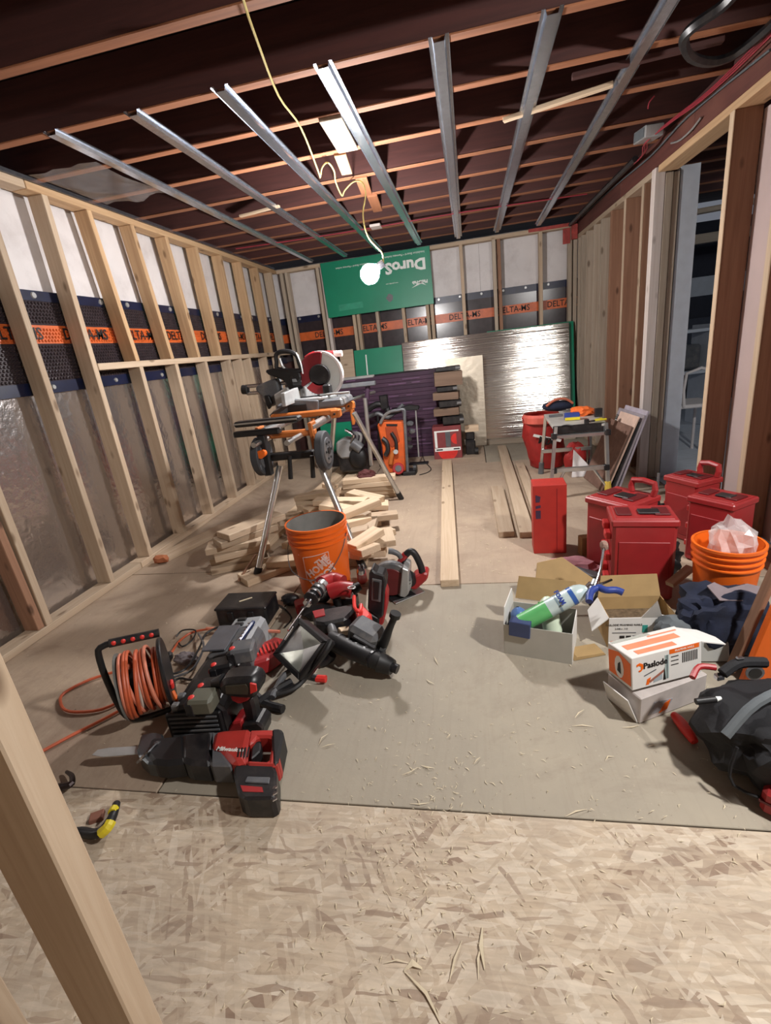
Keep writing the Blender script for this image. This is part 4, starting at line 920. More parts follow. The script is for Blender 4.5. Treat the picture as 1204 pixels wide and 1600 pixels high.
# foam gun
g = thing('foam_gun', 'chrome foam gun with a blue handle screwed onto the green spray can', 'foam gun', (0,0,0))
G0 = a1; Gt = F(943,853,.34)
def GG(mb, n, m, **k): return mb.build(n, m, g, **k)
e1 = F(935,905,.255); e2 = F(925,930,.235)
GG(MB().cyl(G0, F(924,912,.25), .012), 'can_adapter', 'steel'); GG(MB().tube([F(921,936,.22), F(930,915,.25), F(938,890,.28), Gt], .0052, 8, 2), 'barrel', 'steel', smooth=True)
GG(MB().cyl(F(920,935,.22), F(930,908,.25), .013), 'body_block', 'lightgrey'); GG(MB().ell(Gt, (.016,.016,.02), noise=.4, seed=2), 'dried_foam_tip', mat('dried_foam', (150,122,110), .9))
GG(MB().tube([F(920,940,.22), F(922,926,.235), F(933,918,.242), F(946,922,.24), F(962,922,.24), F(973,926,.235)], .0125, 10, 3), 'blue_handle', 'blue', smooth=True)
GG(MB().tube([F(925,915,.25), F(940,912,.25), F(955,906,.25)], .005, 6), 'trigger_lever', 'steel')
# second carton
CB = thing('printed_carton', 'opened nail carton with brown flaps standing right of the spray can carton', 'carton', (.55,1.675,0), (0,0,.02))
w2, d2, h2 = .225, .15, .122
MB().box((0,-d2/2,h2/2),(w2,.003,h2)).build('side_panel','cardwhite',CB); MB().box((0,d2/2,h2/2),(w2,.003,h2)).build('side_panel','card',CB)
for s in (-1,1): MB().box((s*w2/2,0,h2/2),(.003,d2,h2)).build('side_panel','card',CB)
MB().box((0,0,.002),(w2,d2,.003)).build('bottom','card',CB)
MB().box((-.01,.02,.045),(w2*.8,d2*.7,.05)).build('nail_strips', mat('dusty_nails', (120,104,84), .6, metal=.4, var=.4, scale=80), CB)
MB().side([(-w2/2,0),(w2/2,0),(w2/2-.01,.085),(-w2/2+.015,.085)], -.0015,.0015).build('open_flap','card',CB,loc=(0,d2/2,h2),rot=(-.25,0,0))
MB().side([(-.02,0),(.08,0),(.045,.012),(.02,.085)], -.0015,.0015).build('torn_flap','cardwhite',CB,loc=(.015,-d2/2,h2),rot=(.3,0,.0))
MB().front([(-d2/2,0),(d2/2,0),(d2/2-.02,.06),(-d2/2+.01,.08)], -.0015,.0015).build('open_flap','cardwhite',CB,loc=(-w2/2,0,h2),rot=(0,-2.4,0))
def pB(x0,x1,z0,z1,m,n='print'): return MB().side([(x0,z0),(x1,z0),(x1,z1),(x0,z1)], -d2/2-.0024, -d2/2-.0014).build(n,m,CB)
pB(-.105,.106,.022,.027,mat('dull_orange_print', (206,108,60), .5)); pB(-.105,-.03,.004,.02,mat('maroon_print', (98,30,44), .6)); pB(-.03,.104,.004,.02,'orange')
for k in range(3): pB(-.075+k*.022,-.058+k*.022,.038,.049,'blackink')
pB(0,.018,.062,.092,mat('teal_print', (50,140,130), .5)); pB(-.10,-.02,.060,.063,'greypl'); pB(.06,.10,.062,.10,mat('barcode_grey', (150,150,150), .6)); pB(.07,.10,.032,.05,mat('barcode_grey2', (158,158,158), .6))
text('PASLODE FRAMING NAILS', .0105, 'blackink', CB, (-.062,-d2/2-.0025,.094), FR, extrude=.0003); text('2-3/8 x .113', .009, 'blackink', CB, (-.07,-d2/2-.0025,.078), FR, extrude=.0003)
plain(MB().side([(-.06,0),(.06,0),(.05,.01),(-.05,.012)],-.03,.03), 'card_scrap', 'scrap of brown card on the floor below the chrome foam gun', 'card scrap', 'card', F(915,1020,.002), rot=(0,0,.3), bevel=0)
plain(MB().box((0,0,.045),(.20,.15,.09),taper=(.92,.9)), 'clear_plastic_case', 'milky clear plastic case behind the printed nail box', 'plastic case', 'clearpl', (.70,1.58,0), rot=(0,0,.02), bevel=.008)
plain(MB().box((0,0,.0),(.13,.035,.02)), 'pale_plank_scrap', 'short pale stick lying beside the largest red tool case', 'stick', 'stud', F(1062,900,.12), rot=(0,-.3,.6))
# folded brown sheet + pink packet + debris behind the open carton
plain(MB().prism([(0,0),(.20,-.02),(.24,.06),(.10,.14),(.0,.10)], 0, .006), 'brown_cardboard_sheet', 'torn brown cardboard sheet standing behind the open white carton', 'cardboard', 'card', F(835,915,.10), rot=(.9,.15,-.1))
plain(MB().ell((0,0,.03),(.13,.08,.05),noise=.3,seed=6,sub=3), 'pink_film_packet', 'pinkish crumpled film packet at the foot of the tall red carton', 'packet', mat('pink_film', (196,140,150), .35, alpha=.95), (.42,2.19,0), bevel=0)
plain(MB().box((0,0,.015),(.14,.05,.03)), 'dark_tool_handle', 'dark grey tool handle lying on the pink packet', 'tool', 'greypl', (.46,2.08,.04), rot=(0,.1,-.5))
blob('dark_glove', 'dark crumpled glove beside the largest red tool case', 'glove', 'blackcloth', (.50,1.93,0), (.07,.05,.035), 8)
plain(MB().box((0,0,.05),(.10,.05,.10)), 'yellow_kraft_box', 'small brown box between the tall red carton and the red tool cases', 'box', 'card', (.555,2.42,0), rot=(0,0,.2))
# ---- branded nail box, and the one below it
PK = thing('nail_box', 'white and orange nail box tilted on top of a second one at the right', 'nail box', (0,0,0))
zt = .20
P0 = F(990,1036,zt); P1 = F(1107,1006,zt); P2 = F(938,1012,zt)
ux = (P1-P0); ux.z = 0; Lx = ux.length; ux.normalize(); uy = Vector((-ux.y,ux.x,0)); Ly = .105
tilt = Matrix.Rotation(-.0, 3, 'X')
Rb = Matrix((ux, uy, Vector((0,0,1)))).transposed()
PK.matrix_world = Matrix.Translation((P0.x,P0.y,.103)) @ Rb.to_4x4() @ Matrix.Rotation(-.11,4,'X')
Lx = .235; hh = .105
MB().box((Lx/2,Ly/2,hh/2),(Lx,Ly,hh)).build('carton','cardwhite',PK,bevel=.002)
def pF(x0,x1,z0,z1,m,n='print',off=.0008): return MB().side([(x0,z0),(x1,z0),(x1,z1),(x0,z1)], -off, -off+.0006).build(n,m,PK)
pF(.125,.225,.088,.102,'orange'); text('FRAMING NAILS', .009, 'whiteink', PK, (.175,-.001,.095), FR, extrude=.0002)
text('Paslode', .026, 'blackink', PK, (.078,-.001,.070), FR, extrude=.0004, bold=.0006)
pF(.11,.122,.012,.088,mat('pale_teal_print', (150,170,168), .5)); pF(.115,.118,.012,.088,'greypl',off=.0012)
for k in range(9): pF(.168+k*.006,.171+k*.006,.05,.082,'blackink')
for k in range(3): pF(.13,.155,.05+k*.013,.0525+k*.013,'blackink')
o = MB().prism([(.022,.06),(.030,.062),(.030,.072),(.024,.076),(.016,.073),(.016,.080),(.026,.084),(.037,.078),(.038,.064),(.030,.056),(.024,.055)], 0, .0006, Matrix(((1,0,0,0),(0,0,-1,-.0004),(0,1,0,0),(0,0,0,1)))); o.build('orange_hook_mark','orange',PK)
def pq(pts, m, n='print'): return MB().side(pts, -.001, -.0004).build(n, m, PK)
pq([(.045,.008),(.055,.008),(.062,.03),(.05,.026)], 'orange'); pq([(.055,.018),(.105,.044),(.105,.036),(.06,.012)], mat('brown_nail_print', (150,96,80), .5)); pq([(.07,.01),(.10,.014),(.10,.032),(.072,.02)], mat('grey_nail_print', (150,160,166), .5)); pq([(.103,.01),(.112,.01),(.107,.05)], 'blackink')
pq([(.04,.040),(.08,.052),(.08,.049),(.04,.037)], 'greypl')
# left end: orange with a pale oval
MB().front([(.004,.012),(Ly-.004,.012),(Ly-.004,.085),(Ly-.05,.098),(.004,.085)], -.0014, -.0006).build('orange_end','orange',PK)
MB().front([(Ly*.5+.02*math.cos(a*.52), .05+.036*math.sin(a*.52)) for a in range(12)], -.0022, -.0014).build('pale_oval','cardwhite',PK)
MB().front([(Ly*.5-.008,.03),(Ly*.5+.008,.035),(Ly*.5+.004,.06),(Ly*.5-.006,.07)], -.0030, -.0022).build('dark_icon','blackink',PK)
# top
tp = mat('salmon_print', (232,138,104), .5)
for y0, y1, x0, x1 in ((.010,.03,.03,.16),(.042,.068,.02,.20),(.080,.086,.12,.22)): MB().box(((x0+x1)/2,(y0+y1)/2,hh+.0006),(x1-x0,y1-y0,.0008)).build('print',tp,PK)
MB().box((.07,.095,hh+.0006),(.13,.012,.0008)).build('print',mat('grey_top_print',(170,172,164),.5),PK)
MB().prism([(0,0),(.075,-.01),(.09,.04),(.07,.09),(.0,.10)], 0, .003, Matrix.Translation((Lx,0,hh-.006))@Matrix.Rotation(.28,4,'Y')).build('open_flap','cardwhite',PK)
P2b = thing('nail_box', 'crushed lower nail box with its end open, beneath the white and orange one', 'nail box', (P0.x+.015,P0.y-.015,.001), (0,0,math.atan2(ux.y,ux.x)+.10))
MB().box((.125,.06,.045),(.25,.13,.09)).build('carton', mat('dull_carton', (184,176,172), .7), P2b, bevel=.003)
MB().side([(.03,.02),(.10,.02),(.12,.05),(.05,.06)], -.0065,-.0055).build('print',mat('grey_nail_print2', (150,150,156), .5),P2b); MB().side([(.07,.015),(.10,.02),(.11,.05),(.09,.045)], -.0075,-.0066).build('orange_print','orange',P2b)
MB().front([(0,0),(.12,0),(.11,.085),(.01,.09)], -.0015,.0015).build('open_flap','cardwhite',P2b,rot=(0,-.35,0))
# ---- black tool bag at right edge
bg = blob('black_tool_bag', 'black cloth tool bag with grey trim lying open at the right edge of the frame', 'tool bag', 'blackcloth', (.755,1.085,0), (.215,.15,.10), 9, noise=.09, part='bag_cloth')
MB().tube([(-.20,-.06,.15),(-.12,-.02,.215),(0,.02,.235),(.12,.02,.225)], .012, 8).build('grey_trim','greycloth',bg,smooth=True)
MB().tube([(-.185,-.085,.14),(-.195,-.11,.05),(-.06,-.150,.03),(.12,-.145,.03)], .004, 6).build('seam_piping','blackcloth',bg)
MB().ell((.06,-.07,.19),(.07,.025,.012),sub=2).build('grey_patch','greycloth',bg,rot=(0,0,0))
t = thing('red_clamp', 'red pliers with chrome jaws lying on the black tool bag, touching the nail box', 'pliers', F(1100,1055,.205), (0,0,.3))
MB().tube([(-.035,0,0),(0,.02,.012),(.04,.01,.008)], .008, 8).build('grip','redtool',t,smooth=True); MB().box((.03,-.015,.0),(.022,.018,.016)).build('jaw','steel',t,bevel=.003)
t = thing('metal_buckle_strap', 'dark strap with a bright buckle on top of the black bag', 'strap', F(1154,1040,.225), (0,0,.2)); MB().tube([(-.05,-.01,-.01),(0,0,.008),(.07,.0,0)], .014, 8).build('strap','blackcloth',t); MB().box((0,0,.024),(.018,.012,.006)).build('buckle','steel',t,bevel=.002)
t = thing('marker_pen', 'dark marker with a white end lying on the left of the black bag', 'marker', F(1105,1094,.19), (0,0,.2)); MB().cyl((-.03,0,0),(.02,0,0),.008).build('barrel','black',t); MB().cyl((.02,0,0),(.035,.002,0),.007,.004).build('tip','whiteink',t)
plain(MB().tube([(-.004,.05,.014),(0,.02,.018),(.006,-.02,.018),(.012,-.05,.012)], lambda u: .010+.006*math.sin(u*3.1), 10), 'red_grip', 'red plastic grip lying on the floor at the left foot of the black bag', 'tool grip', 'redlight', F(1065,1143,.0), bevel=0, smooth=True)
t = thing('red_tool_case', 'corner of a red tool case at the lower right edge below the black bag', 'tool case', (.735,.985,0), (0,0,.9)); MB().box((0,0,.035),(.22,.16,.07)).build('shell','redcase',t,bevel=.01); MB().box((0,0,.037),(.224,.164,.006)).build('lid_seam',mat_dark,t)
# orange spirit level with wooden strip leaning at the right edge
t = thing('orange_level', 'orange tool plate with a round dial leaning at the right edge, behind the bag', 'tool', (.785,1.415,.0), (0,0,0))
MB().prism([(0,0),(.10,0),(.13,.30),(.06,.29)], -.012, .012, Matrix(((1,0,.0,0),(.0,0,-1,0),(0,1,0,0),(0,0,0,1)))).build('plate','orange',t,bevel=.004)
MB().cyl((.03,-.013,.045),(.03,-.018,.045),.026).build('dial_rim','greypl',t); MB().cyl((.03,-.018,.045),(.03,-.020,.045),.018).build('dial','black',t)
lumber('wooden_strip', (.775,1.455,.012), (.875,1.47,.40), .035, .016, 'studbrown'); setp(bpy.data.objects['wooden_strip'], 'brown wooden strip leaning beside the orange plate at the right edge', 'wooden strip')
# things between cases: dark oddments
blob('black_hose_bundle', 'bundle of black hose between the largest red tool case and the orange bucket', 'hose', 'black', (.82,2.20,0), (.08,.06,.07), 12, noise=.2)
# ---- next room oddments
t = thing('white_shelf_unit', 'pale shelf unit with dark gaps seen through the doorway', 'shelf unit', (2.1,5.6,0), (0,0,.2)); MB().box((0,0,.95),(.5,.3,.03)).box((0,0,.55),(.5,.3,.03)).box((-.24,0,.5),(.03,.3,1.0)).box((.24,0,.5),(.03,.3,1.0)).build('frame','bluewall',t,bevel=.003); MB().box((0,.0,.70),(.36,.2,.24)).build('bin','greypl',t,bevel=.02)
t = thing('white_chair', 'white chair back glimpsed beyond the doorway post', 'chair', (1.75,4.2,0)); MB().tube([(-.1,0,.42),(-.1,0,.68),(.1,0,.68),(.1,0,.42)], .012, 8, 2).build('back_frame','white',t); MB().box((0,.18,.42),(.3,.35,.03)).build('seat','white',t,bevel=.008)
for x, y in ((-.12,.03),(.12,.03),(-.12,.33),(.12,.33)): MB().cyl((x,y,0),(x,y,.41),.012).build('leg','white',t)
# ---- cables, conduit and box at the beam
def cable(label, pts, r, m, name='cable', cat='cable', group=None):
    o = MB().tube(pts, r, 6, 4).build(name, m, None, smooth=True); return setp(o, label, cat, group)
for k, lab in enumerate(('upper of the three red cables running along the beam at the right','middle of the three red cables running along the beam at the right','lowest of the three red cables along the beam, looping down to the junction box')):
    o_ = -.012-.012*k
    cable(lab, [RP(2.2,2.13-.016*k,o_), RP(2.7,2.118-.02*k,o_-.01), RP(3.05,2.11-.015*k,o_-.02), RP(3.3,2.115-.012*k,o_-.05), RP(3.55,2.10-.01*k,o_-.10), RP(3.75,2.09-.012*k,o_-.05), RP(4.2,2.12-.008*k,o_-.012), RP(5.0,2.125-.01*k,o_-.008)], .0035, 'redwire', 'red_cable', group='red cables on the beam')
cable('pale grey cable running along the top edge of the beam', [RP(2.6,2.06,-.012), RP(3.3,2.10,-.012), RP(3.8,2.075,-.014), RP(4.5,2.10,-.01), RP(5.5,2.11,-.01)], .005, 'greycloth')
cable('short white cable looped low on the beam above the doorway', [RP(3.15,2.04,-.012), RP(3.25,2.02,-.014), RP(3.38,2.02,-.014), RP(3.5,2.045,-.012)], .005, 'lightgrey')
cable('red cable strung across the joists near the back wall', [(-2.0,4.55,2.128),(-1.0,4.6,2.120),(0,4.62,2.124),(1.0,4.7,2.12)], .0045, 'redwire', 'red_cable')
cable('thin brown cable dangling beside the junction box', [F(1012,170,2.12), F(1014,160,2.14), F(1022,150,2.16)], .003, 'redwire', 'red_cable')
t = thing('junction_box', 'grey metal junction box with red cables at the top of the right wall', 'junction box', RP(3.52,2.115,-.13), (.1,0,.1)); MB().box((0,0,0),(.10,.16,.06)).build('box','lightgrey',t,bevel=.004); MB().box((-.052,0,0),(.004,.13,.045)).build('cover','greycloth',t)
cable('thick black conduit looping down at the upper right corner', [F(1165,-30,2.10), F(1130,8,2.09), F(1085,40,2.08), F(1068,62,2.08), F(1078,88,2.08), F(1110,97,2.09), F(1150,84,2.10), F(1204,40,2.11), F(1240,0,2.12)], .018, 'blackpl', 'conduit', 'conduit')
cable('dark pipe running beside the beam towards the back wall', [RP(3.9,2.10,-.07), RP(4.8,2.10,-.07), RP(5.7,2.09,-.07)], .02, 'blackpl', 'pipe', 'pipe')
# film patch stapled under the joists at the left
t = wthing('plastic_film_patch', 'torn clear plastic film hanging under the joists near the left wall', 'plastic film', (-1.85,2.7,2.12))
q = MB(); g1 = []
for i in range(9):
    row = []
    for j in range(7):
        x = -2.05+.38*i/8; y = 2.42+.55*j/6; row.append(q.bm.verts.new((x, y, 2.118-.018*math.sin(i*1.1)*math.sin(j*.9)-.004*((i*7+j*3)%3))))
    g1.append(row)
for i in range(8):
    for j in range(6): q.bm.faces.new((g1[i][j], g1[i+1][j], g1[i+1][j+1], g1[i][j+1]))
wb_(q, 'film', mat('dusty_film', (168,160,158), .2, alpha=.32, var=.15), t, smooth=True)
# ================================================================= LEFT: TOOLS ON THE FLOOR
# ---- orange bucket with printed logo
ob = bucket('orange_bucket', 'orange bucket with tilted white printed logo standing by the tool pile', (-.795,2.135,0), .127, .148, .365, inner=mat('grey_dusty_inner', (128,126,122), .6))
# the print wraps on the shell: bend flat shapes round it
def wrap_obj(o, c, r0, r1, h, ang0):
    """mesh drawn in XZ (x along the circumference, y ignored as depth) bent round the bucket"""
    for v in o.data.vertices:
        x, y, z = v.co; r = r0+(r1-r0)*z/h+.0012+y; a = ang0+x/r
        v.co = Vector((math.cos(a)*r, math.sin(a)*r, z))
def bprint(mb, m, name='logo_print'):
    o = mb.build(name, m, ob); wrap_obj(o, None, .127, .148, .365, math.radians(-78)); return o
def rotsq(cx, cz, s, a, y0=0, y1=.0006):
    c, n = math.cos(a), math.sin(a); return [(cx+u*c-v*n, cz+u*n+v*c) for u, v in ((-s,-s),(s,-s),(s,s),(-s,s))]
wf_ = mat('scuffed_white_print', (222,190,180), .5, var=.15, dirt=(226,120,40), dirt_amt=.7)
fr = MB()
for a, b in (((-.075,.10),(.055,.12)),((.055,.12),(.055,.245)),((.055,.245),(-.075,.225)),((-.075,.225),(-.075,.10))):
    dx, dz = b[0]-a[0], b[1]-a[1]; L = math.hypot(dx, dz); n = 8
    for k in range(n):
        p = (a[0]+dx*k/n, a[1]+dz*k/n); q2 = (a[0]+dx*(k+1)/n, a[1]+dz*(k+1)/n); nx, nz = -dz/L*.002, dx/L*.002
        fr.side([(p[0]-nx,p[1]-nz),(q2[0]-nx,q2[1]-nz),(q2[0]+nx,q2[1]+nz),(p[0]+nx,p[1]+nz)], 0, .0008)
bprint(fr, wf_, 'logo_frame')
for s, sz, x, z in (('THE', .038, .018, .205), ('HOME', .050, -.005, .165), ('DEPOT', .050, .012, .120)):
    o = text(s, sz, 'whiteink', ob, (0,0,0), Matrix.Identity(3), name='logo_lettering', bold=.002)
    o.matrix_basis = Matrix.Identity(4); ca, sa = math.cos(.55), math.sin(.55)
    for v in o.data.vertices:
        X, Y = v.co.x, v.co.y; v.co = Vector((x+X*ca-Y*sa, v.co.z, z+X*sa+Y*ca))
    wrap_obj(o, None, .127, .148, .365, math.radians(-78)); o.data.materials.clear(); o.data.materials.append(wf_)
bprint(MB().side([(-.20,.245),(-.10,.238),(-.10,.234),(-.20,.241)],0,.0006), wf_)
MB().tube([(-.148,.0,.30),(-.15,-.06,.22),(-.12,-.12,.15),(-.03,-.145,.11),(.07,-.13,.14),(.13,-.06,.22),(.148,.0,.30)], .0022, 6).build('wire_handle', 'greypl', ob)
for s in (-1,1): MB().cyl((s*.142,0,.30),(s*.156,0,.30),.012).build('handle_boss','orange',ob)
# ---- black plastic case
t = thing('black_case', 'closed black plastic case with a splinter on its lid, behind the cable reel', 'case', (-1.085,1.83,0), (0,0,math.radians(2)))
MB().box((0,0,.05),(.245,.15,.098)).build('body','blackpl',t,bevel=.008); MB().box((0,0,.092),(.25,.155,.012)).build('lid_rim','blackpl',t,bevel=.004)
for x in (-.05,.05): MB().box((x,-.078,.06),(.028,.01,.04)).build('latch','black',t,bevel=.003)
MB().tube([(-.035,-.08,.03),(-.03,-.1,.022),(.03,-.1,.022),(.035,-.08,.03)],.006,6).build('handle','black',t)
MB().box((.0,0,.1),(.06,.006,.004)).build('splinter','shaving',t,rot=(0,0,.6))
# ---- cable reel
RL = thing('cable_reel', 'orange extension cord reel on a bent black tube stand', 'cable reel', F(228,1135,0)+Vector((-.02,.05,0)), (0,0,math.radians(34)))
MB().tube([(.10,.0,.30),(-.055,0,.315),(-.085,0,.27),(-.08,0,.10),(-.06,.0,.02),(0,-.02,.012),(.10,-.02,.012)], .0105, 10, 4).build('tube_stand','black',RL,smooth=True)
MB().cyl((-.045,0,.316),(.105,0,.301),.0145).build('grip','blackpl',RL)
for k in range(5): MB().ell((-.03+k*.028,-.012,.318-k*.0028),(.008,.005,.008)).build('grip_dot','redlight',RL)
MB().cyl((.085,0,.145),(.098,0,.145),.125,seg=30).build('flange','blackpl',RL,bevel=.003,smooth=True)
MB().cyl((-.05,0,.145),(-.045,0,.145),.115,seg=30).build('flange',mat('worn_flange',(110,112,108),.5),RL)
MB().cyl((-.045,0,.145),(.085,0,.145),.05).build('drum','blackpl',RL)
rr = random.Random(5)
for k in range(13):
    x = -.038+k*.0098; tl = rr.uniform(-.016,.016); rad = .098+rr.uniform(-.008,.012); m = 'orangecord' if k % 3 else 'pinkcord'
    if k == 5: m = mat('pale_cord', (208,196,184), .5)
    MB().tube([(x+tl*math.sin(a*.3927), rad*math.cos(a*.3927), .145+rad*math.sin(a*.3927)) for a in range(16)], .0062, 8, 3, True).build('cord_turn',m,RL,smooth=True)
MB().box((.103,-.06,.13),(.012,.03,.025)).build('orange_clip','redlight',RL,bevel=.004); MB().tube([(.10,-.07,.11),(.108,-.085,.07),(.11,-.08,.04)],.007,6).build('orange_latch','orange',RL)
# cords on the floor
cable('orange cord curving over the floor from the reel to the left edge', [F(205,1085,.01), F(160,1108,.008), F(110,1112,.008), F(95,1100,.008), F(100,1083,.008), F(140,1062,.008), F(185,1048,.008)], .0055, 'orangecord', 'extension_cord', 'cord')
cable('orange cord running from the reel towards the near left stud', [F(205,1100,.01), F(165,1122,.008), F(110,1150,.008), F(60,1177,.008), F(0,1208,.008), F(-60,1230,.008)], .0055, 'orangecord', 'extension_cord', 'cord')
cable('faded orange cord stretched behind the battery charger', [F(322,982,.03), F(350,983,.035), F(390,985,.045), F(437,987,.05)], .007, 'pinkcord', 'extension_cord', 'cord')
cable('faded orange cord looping beside the battery charger', [F(268,1020,.01), F(280,1002,.01), F(300,988,.012), F(325,983,.03)], .005, 'orangecord', 'extension_cord', 'cord')
bc = 'black cables tangled behind the cable reel'
cable('black cable looping highest between the reel and the black case', [F(262,1055,.03), F(290,1045,.03), F(310,1015,.04), F(322,990,.05), F(350,978,.06), F(375,985,.05), F(380,1000,.03)], .0045, 'black', group=bc)
cable('black cable forming a small round loop right of the reel grip', [F(275,995,.015), F(285,985,.03), F(305,985,.03), F(300,1000,.015), F(285,1010,.01), F(278,1003,.01)], .0035, 'black', group=bc)
cable('grey cable bending sharply down beside the charger', [F(310,990,.03), F(318,1010,.05), F(305,1040,.03), F(290,1052,.02), F(262,1060,.01)], .005, 'greypl', group=bc)
cable('black cable lying low along the floor right of the reel', [F(258,1072,.01), F(280,1060,.01), F(300,1062,.01), F(320,1050,.02), F(330,1015,.06)], .0045, 'black', group=bc)
cable('black cable trailing out of the black case towards the bucket', [F(425,942,.02), F(440,948,.005), F(455,965,.005), F(445,980,.01)], .004, 'black', group=bc)
plain(MB().box((0,0,.02),(.05,.03,.035)), 'cord_plug', 'black cord plug lying right of the reel on the tangled cables', 'plug', 'blackpl', F(262,1032,.0), rot=(0,0,.4), bevel=.008)
plain(MB().ell((0,0,.02),(.05,.03,.025),noise=.3,seed=2,sub=3), 'grey_glove', 'grey work glove among the cables behind the reel', 'glove', mat('grey_glove_cloth', (110,102,104), .9), F(292,1035,0), bevel=0)
# ---- long charger with battery packs
A = F(330,1150,0); B = F(368,985,0); dv = (B-A); ang = math.atan2(dv.y, dv.x)
CH = thing('battery_charger', 'long grey and black battery charger lying between the cable reel and the impact driver', 'battery charger', (-.955,1.385,0), (0,0,math.radians(96))); CH.scale = (1.12,1.22,1.3)
Lc = .50
MB().front([(-.085,0),(.085,0),(.085,.06),(.05,.095),(-.065,.105),(-.085,.08)], -Lc/2, -.02).build('black_housing','blackpl',CH,bevel=.008)
MB().front([(-.08,0),(.08,0),(.08,.06),(.05,.10),(-.06,.11),(-.08,.08)], -.015, .15).build('grey_housing','greypl',CH,bevel=.008)
MB().front([(-.07,0),(.07,0),(.06,.085),(-.055,.09)], .15, Lc/2).build('pale_housing',mat('pale_grey_plastic', (150,154,158), .4, dirt=(110,104,98)),CH,bevel=.012)
MB().box((.065,.03,.112),(.15,.075,.006)).build('label_plate',mat('dark_label', (84,86,92), .25),CH,bevel=.002)
MB().tube([(-.06,-.045,.112),(-.055,-.04,.120),(.13,-.05,.118),(.14,-.045,.112)],.007,6).build('blue_rail',mat('dark_blue_rail', (28,44,88), .35),CH)
for k in range(9): MB().box((-.04+k*.02,-.045,.1265),(.006,.006,.003)).build('rail_notch','steel',CH)
for x in (.19,.225): MB().box((x,.02,.089),(.018,.03,.008)).build('slot','black',CH,bevel=.002)
for x in (-.24,-.20): MB().box((x,.05,.085),(.02,.02,.03)).build('end_clip','greypl',CH,bevel=.003)
MB().box((-Lc/2-.006,0,.045),(.012,.15,.075)).build('vent_end','black',CH,bevel=.003)
for k in range(5): MB().box((-Lc/2-.014,0,.02+k*.013),(.004,.13,.004)).build('vent_slat','greypl',CH)
def pack(label, p, ang, s=1, m='greypl', roll=0):
    t = thing('battery_pack', label, 'battery', p, (roll,0,ang), 'red dotted battery packs')
    MB().box((0,0,.03*s),(.075*s,.07*s,.05*s)).build('cells',m,t,bevel=.008); MB().box((-.03*s,0,.026*s),(.03*s,.074*s,.048*s)).build('cap','blackpl',t,bevel=.006)
    MB().ell((-.028*s,-.012,.053*s),(.011,.012,.006)).ell((-.046*s,-.012,.03*s),(.005,.011,.010)).build('red_button','redlight',t); return t
pack('grey battery pack lying uppermost, beside the red ribbed blower', F(383,1030,.15), math.radians(15), 1.1)
pack('black battery pack with red button behind the impact driver', F(352,1052,.13), math.radians(20), .95, 'blackpl')
pack('battery pack with two red lights touching the nose of the impact driver', F(333,1085,.13), math.radians(10), .9, 'blackpl')
pack('olive grey battery pack at the near end of the charger', F(322,1108,.125), math.radians(5), 1.05, mat('olive_grey_pack', (92,92,80), .5))
# ---- impact driver standing on its battery
t = wthing('impact_driver', 'red and black cordless impact driver standing on its battery behind the reciprocating saw', 'cordless driver', (-.735,1.16,0))
Yd = 1.15
def I(mb, n, m, **k): return wb_(mb, n, m, t, **k)
I(up([(347,1058),(358,1051),(372,1049),(395,1048),(408,1052),(411,1064),(408,1078),(396,1083),(368,1080),(350,1074)], Yd, Yd-.038, Yd+.038), 'motor_housing', 'blackpl', bevel=.014, smooth=True)
I(up([(361,1059),(392,1056),(397,1062),(395,1072),(362,1071)], Yd, Yd-.0405, Yd-.036), 'side_panel', mat('olive_black_panel', (60,56,46), .5), bevel=.001)
I(up([(366,1076),(398,1076),(395,1084),(380,1090),(368,1084)], Yd, Yd-.034, Yd+.034), 'red_band', 'redtool', bevel=.006)
I(up([(399,1054),(408,1056),(409,1066),(400,1070)], Yd, Yd-.042, Yd-.036), 'rear_cap', 'redlight')
I(MB().cyl(PY(350,1064,Yd), PY(334,1068,Yd), .024, .016, 18), 'nose', 'black', smooth=True)
I(up([(378,1084),(397,1083),(402,1100),(405,1122),(388,1124),(384,1105)], Yd, Yd-.022, Yd+.022), 'handle', 'blackpl', bevel=.009)
I(up([(371,1086),(381,1088),(380,1097),(373,1096)], Yd, Yd-.010, Yd+.010), 'trigger', 'redtool', bevel=.003)
I(up([(362,1130),(370,1118),(384,1115),(390,1146),(361,1146)], Yd, Yd-.034, Yd+.034), 'battery', 'redtool', bevel=.005)
I(up([(384,1120),(408,1116),(418,1124),(418,1146),(388,1147)], Yd, Yd-.036, Yd+.036), 'battery_base', 'blackpl', bevel=.006)
# ---- reciprocating saw lying on its side in front
wred = mat('worn_orange_red', (176,52,46), .42, var=.12, dirt=(120,66,60), dirt_amt=.4)
RS = wthing('reciprocating_saw', 'red and black cordless reciprocating saw lying on its side, nearest the camera', 'reciprocating saw', (-.85,1.05,0))
def R_(mb, n, m, **k): return wb_(mb, n, m, RS, **k)
Z = .055
R_(fl([(143,1178),(152,1170),(170,1167),(222,1164),(224,1176),(160,1181)], Z, .062, .0645), 'blade', 'lightgrey')
R_(fl([(222,1152),(240,1148),(256,1151),(258,1164),(252,1200),(232,1198),(218,1186),(215,1176)], Z, .02, .085), 'shoe', mat('dark_steel_shoe', (88,94,98), .3, metal=.7), bevel=.006)
R_(MB().tube([F(214,1186,.06), F(224,1172,.09), F(238,1155,.10), F(248,1152,.09)], .006, 6), 'shoe_bracket', 'steel')
R_(fl([(238,1158),(270,1156),(292,1154),(296,1198),(262,1202),(240,1200),(228,1185)], Z, .012, .095), 'gear_nose', 'black', bevel=.014)
R_(fl([(286,1155),(330,1150),(336,1150),(333,1205),(300,1203),(286,1198)], Z, .008, .10), 'front_grip', 'blackpl', bevel=.016)
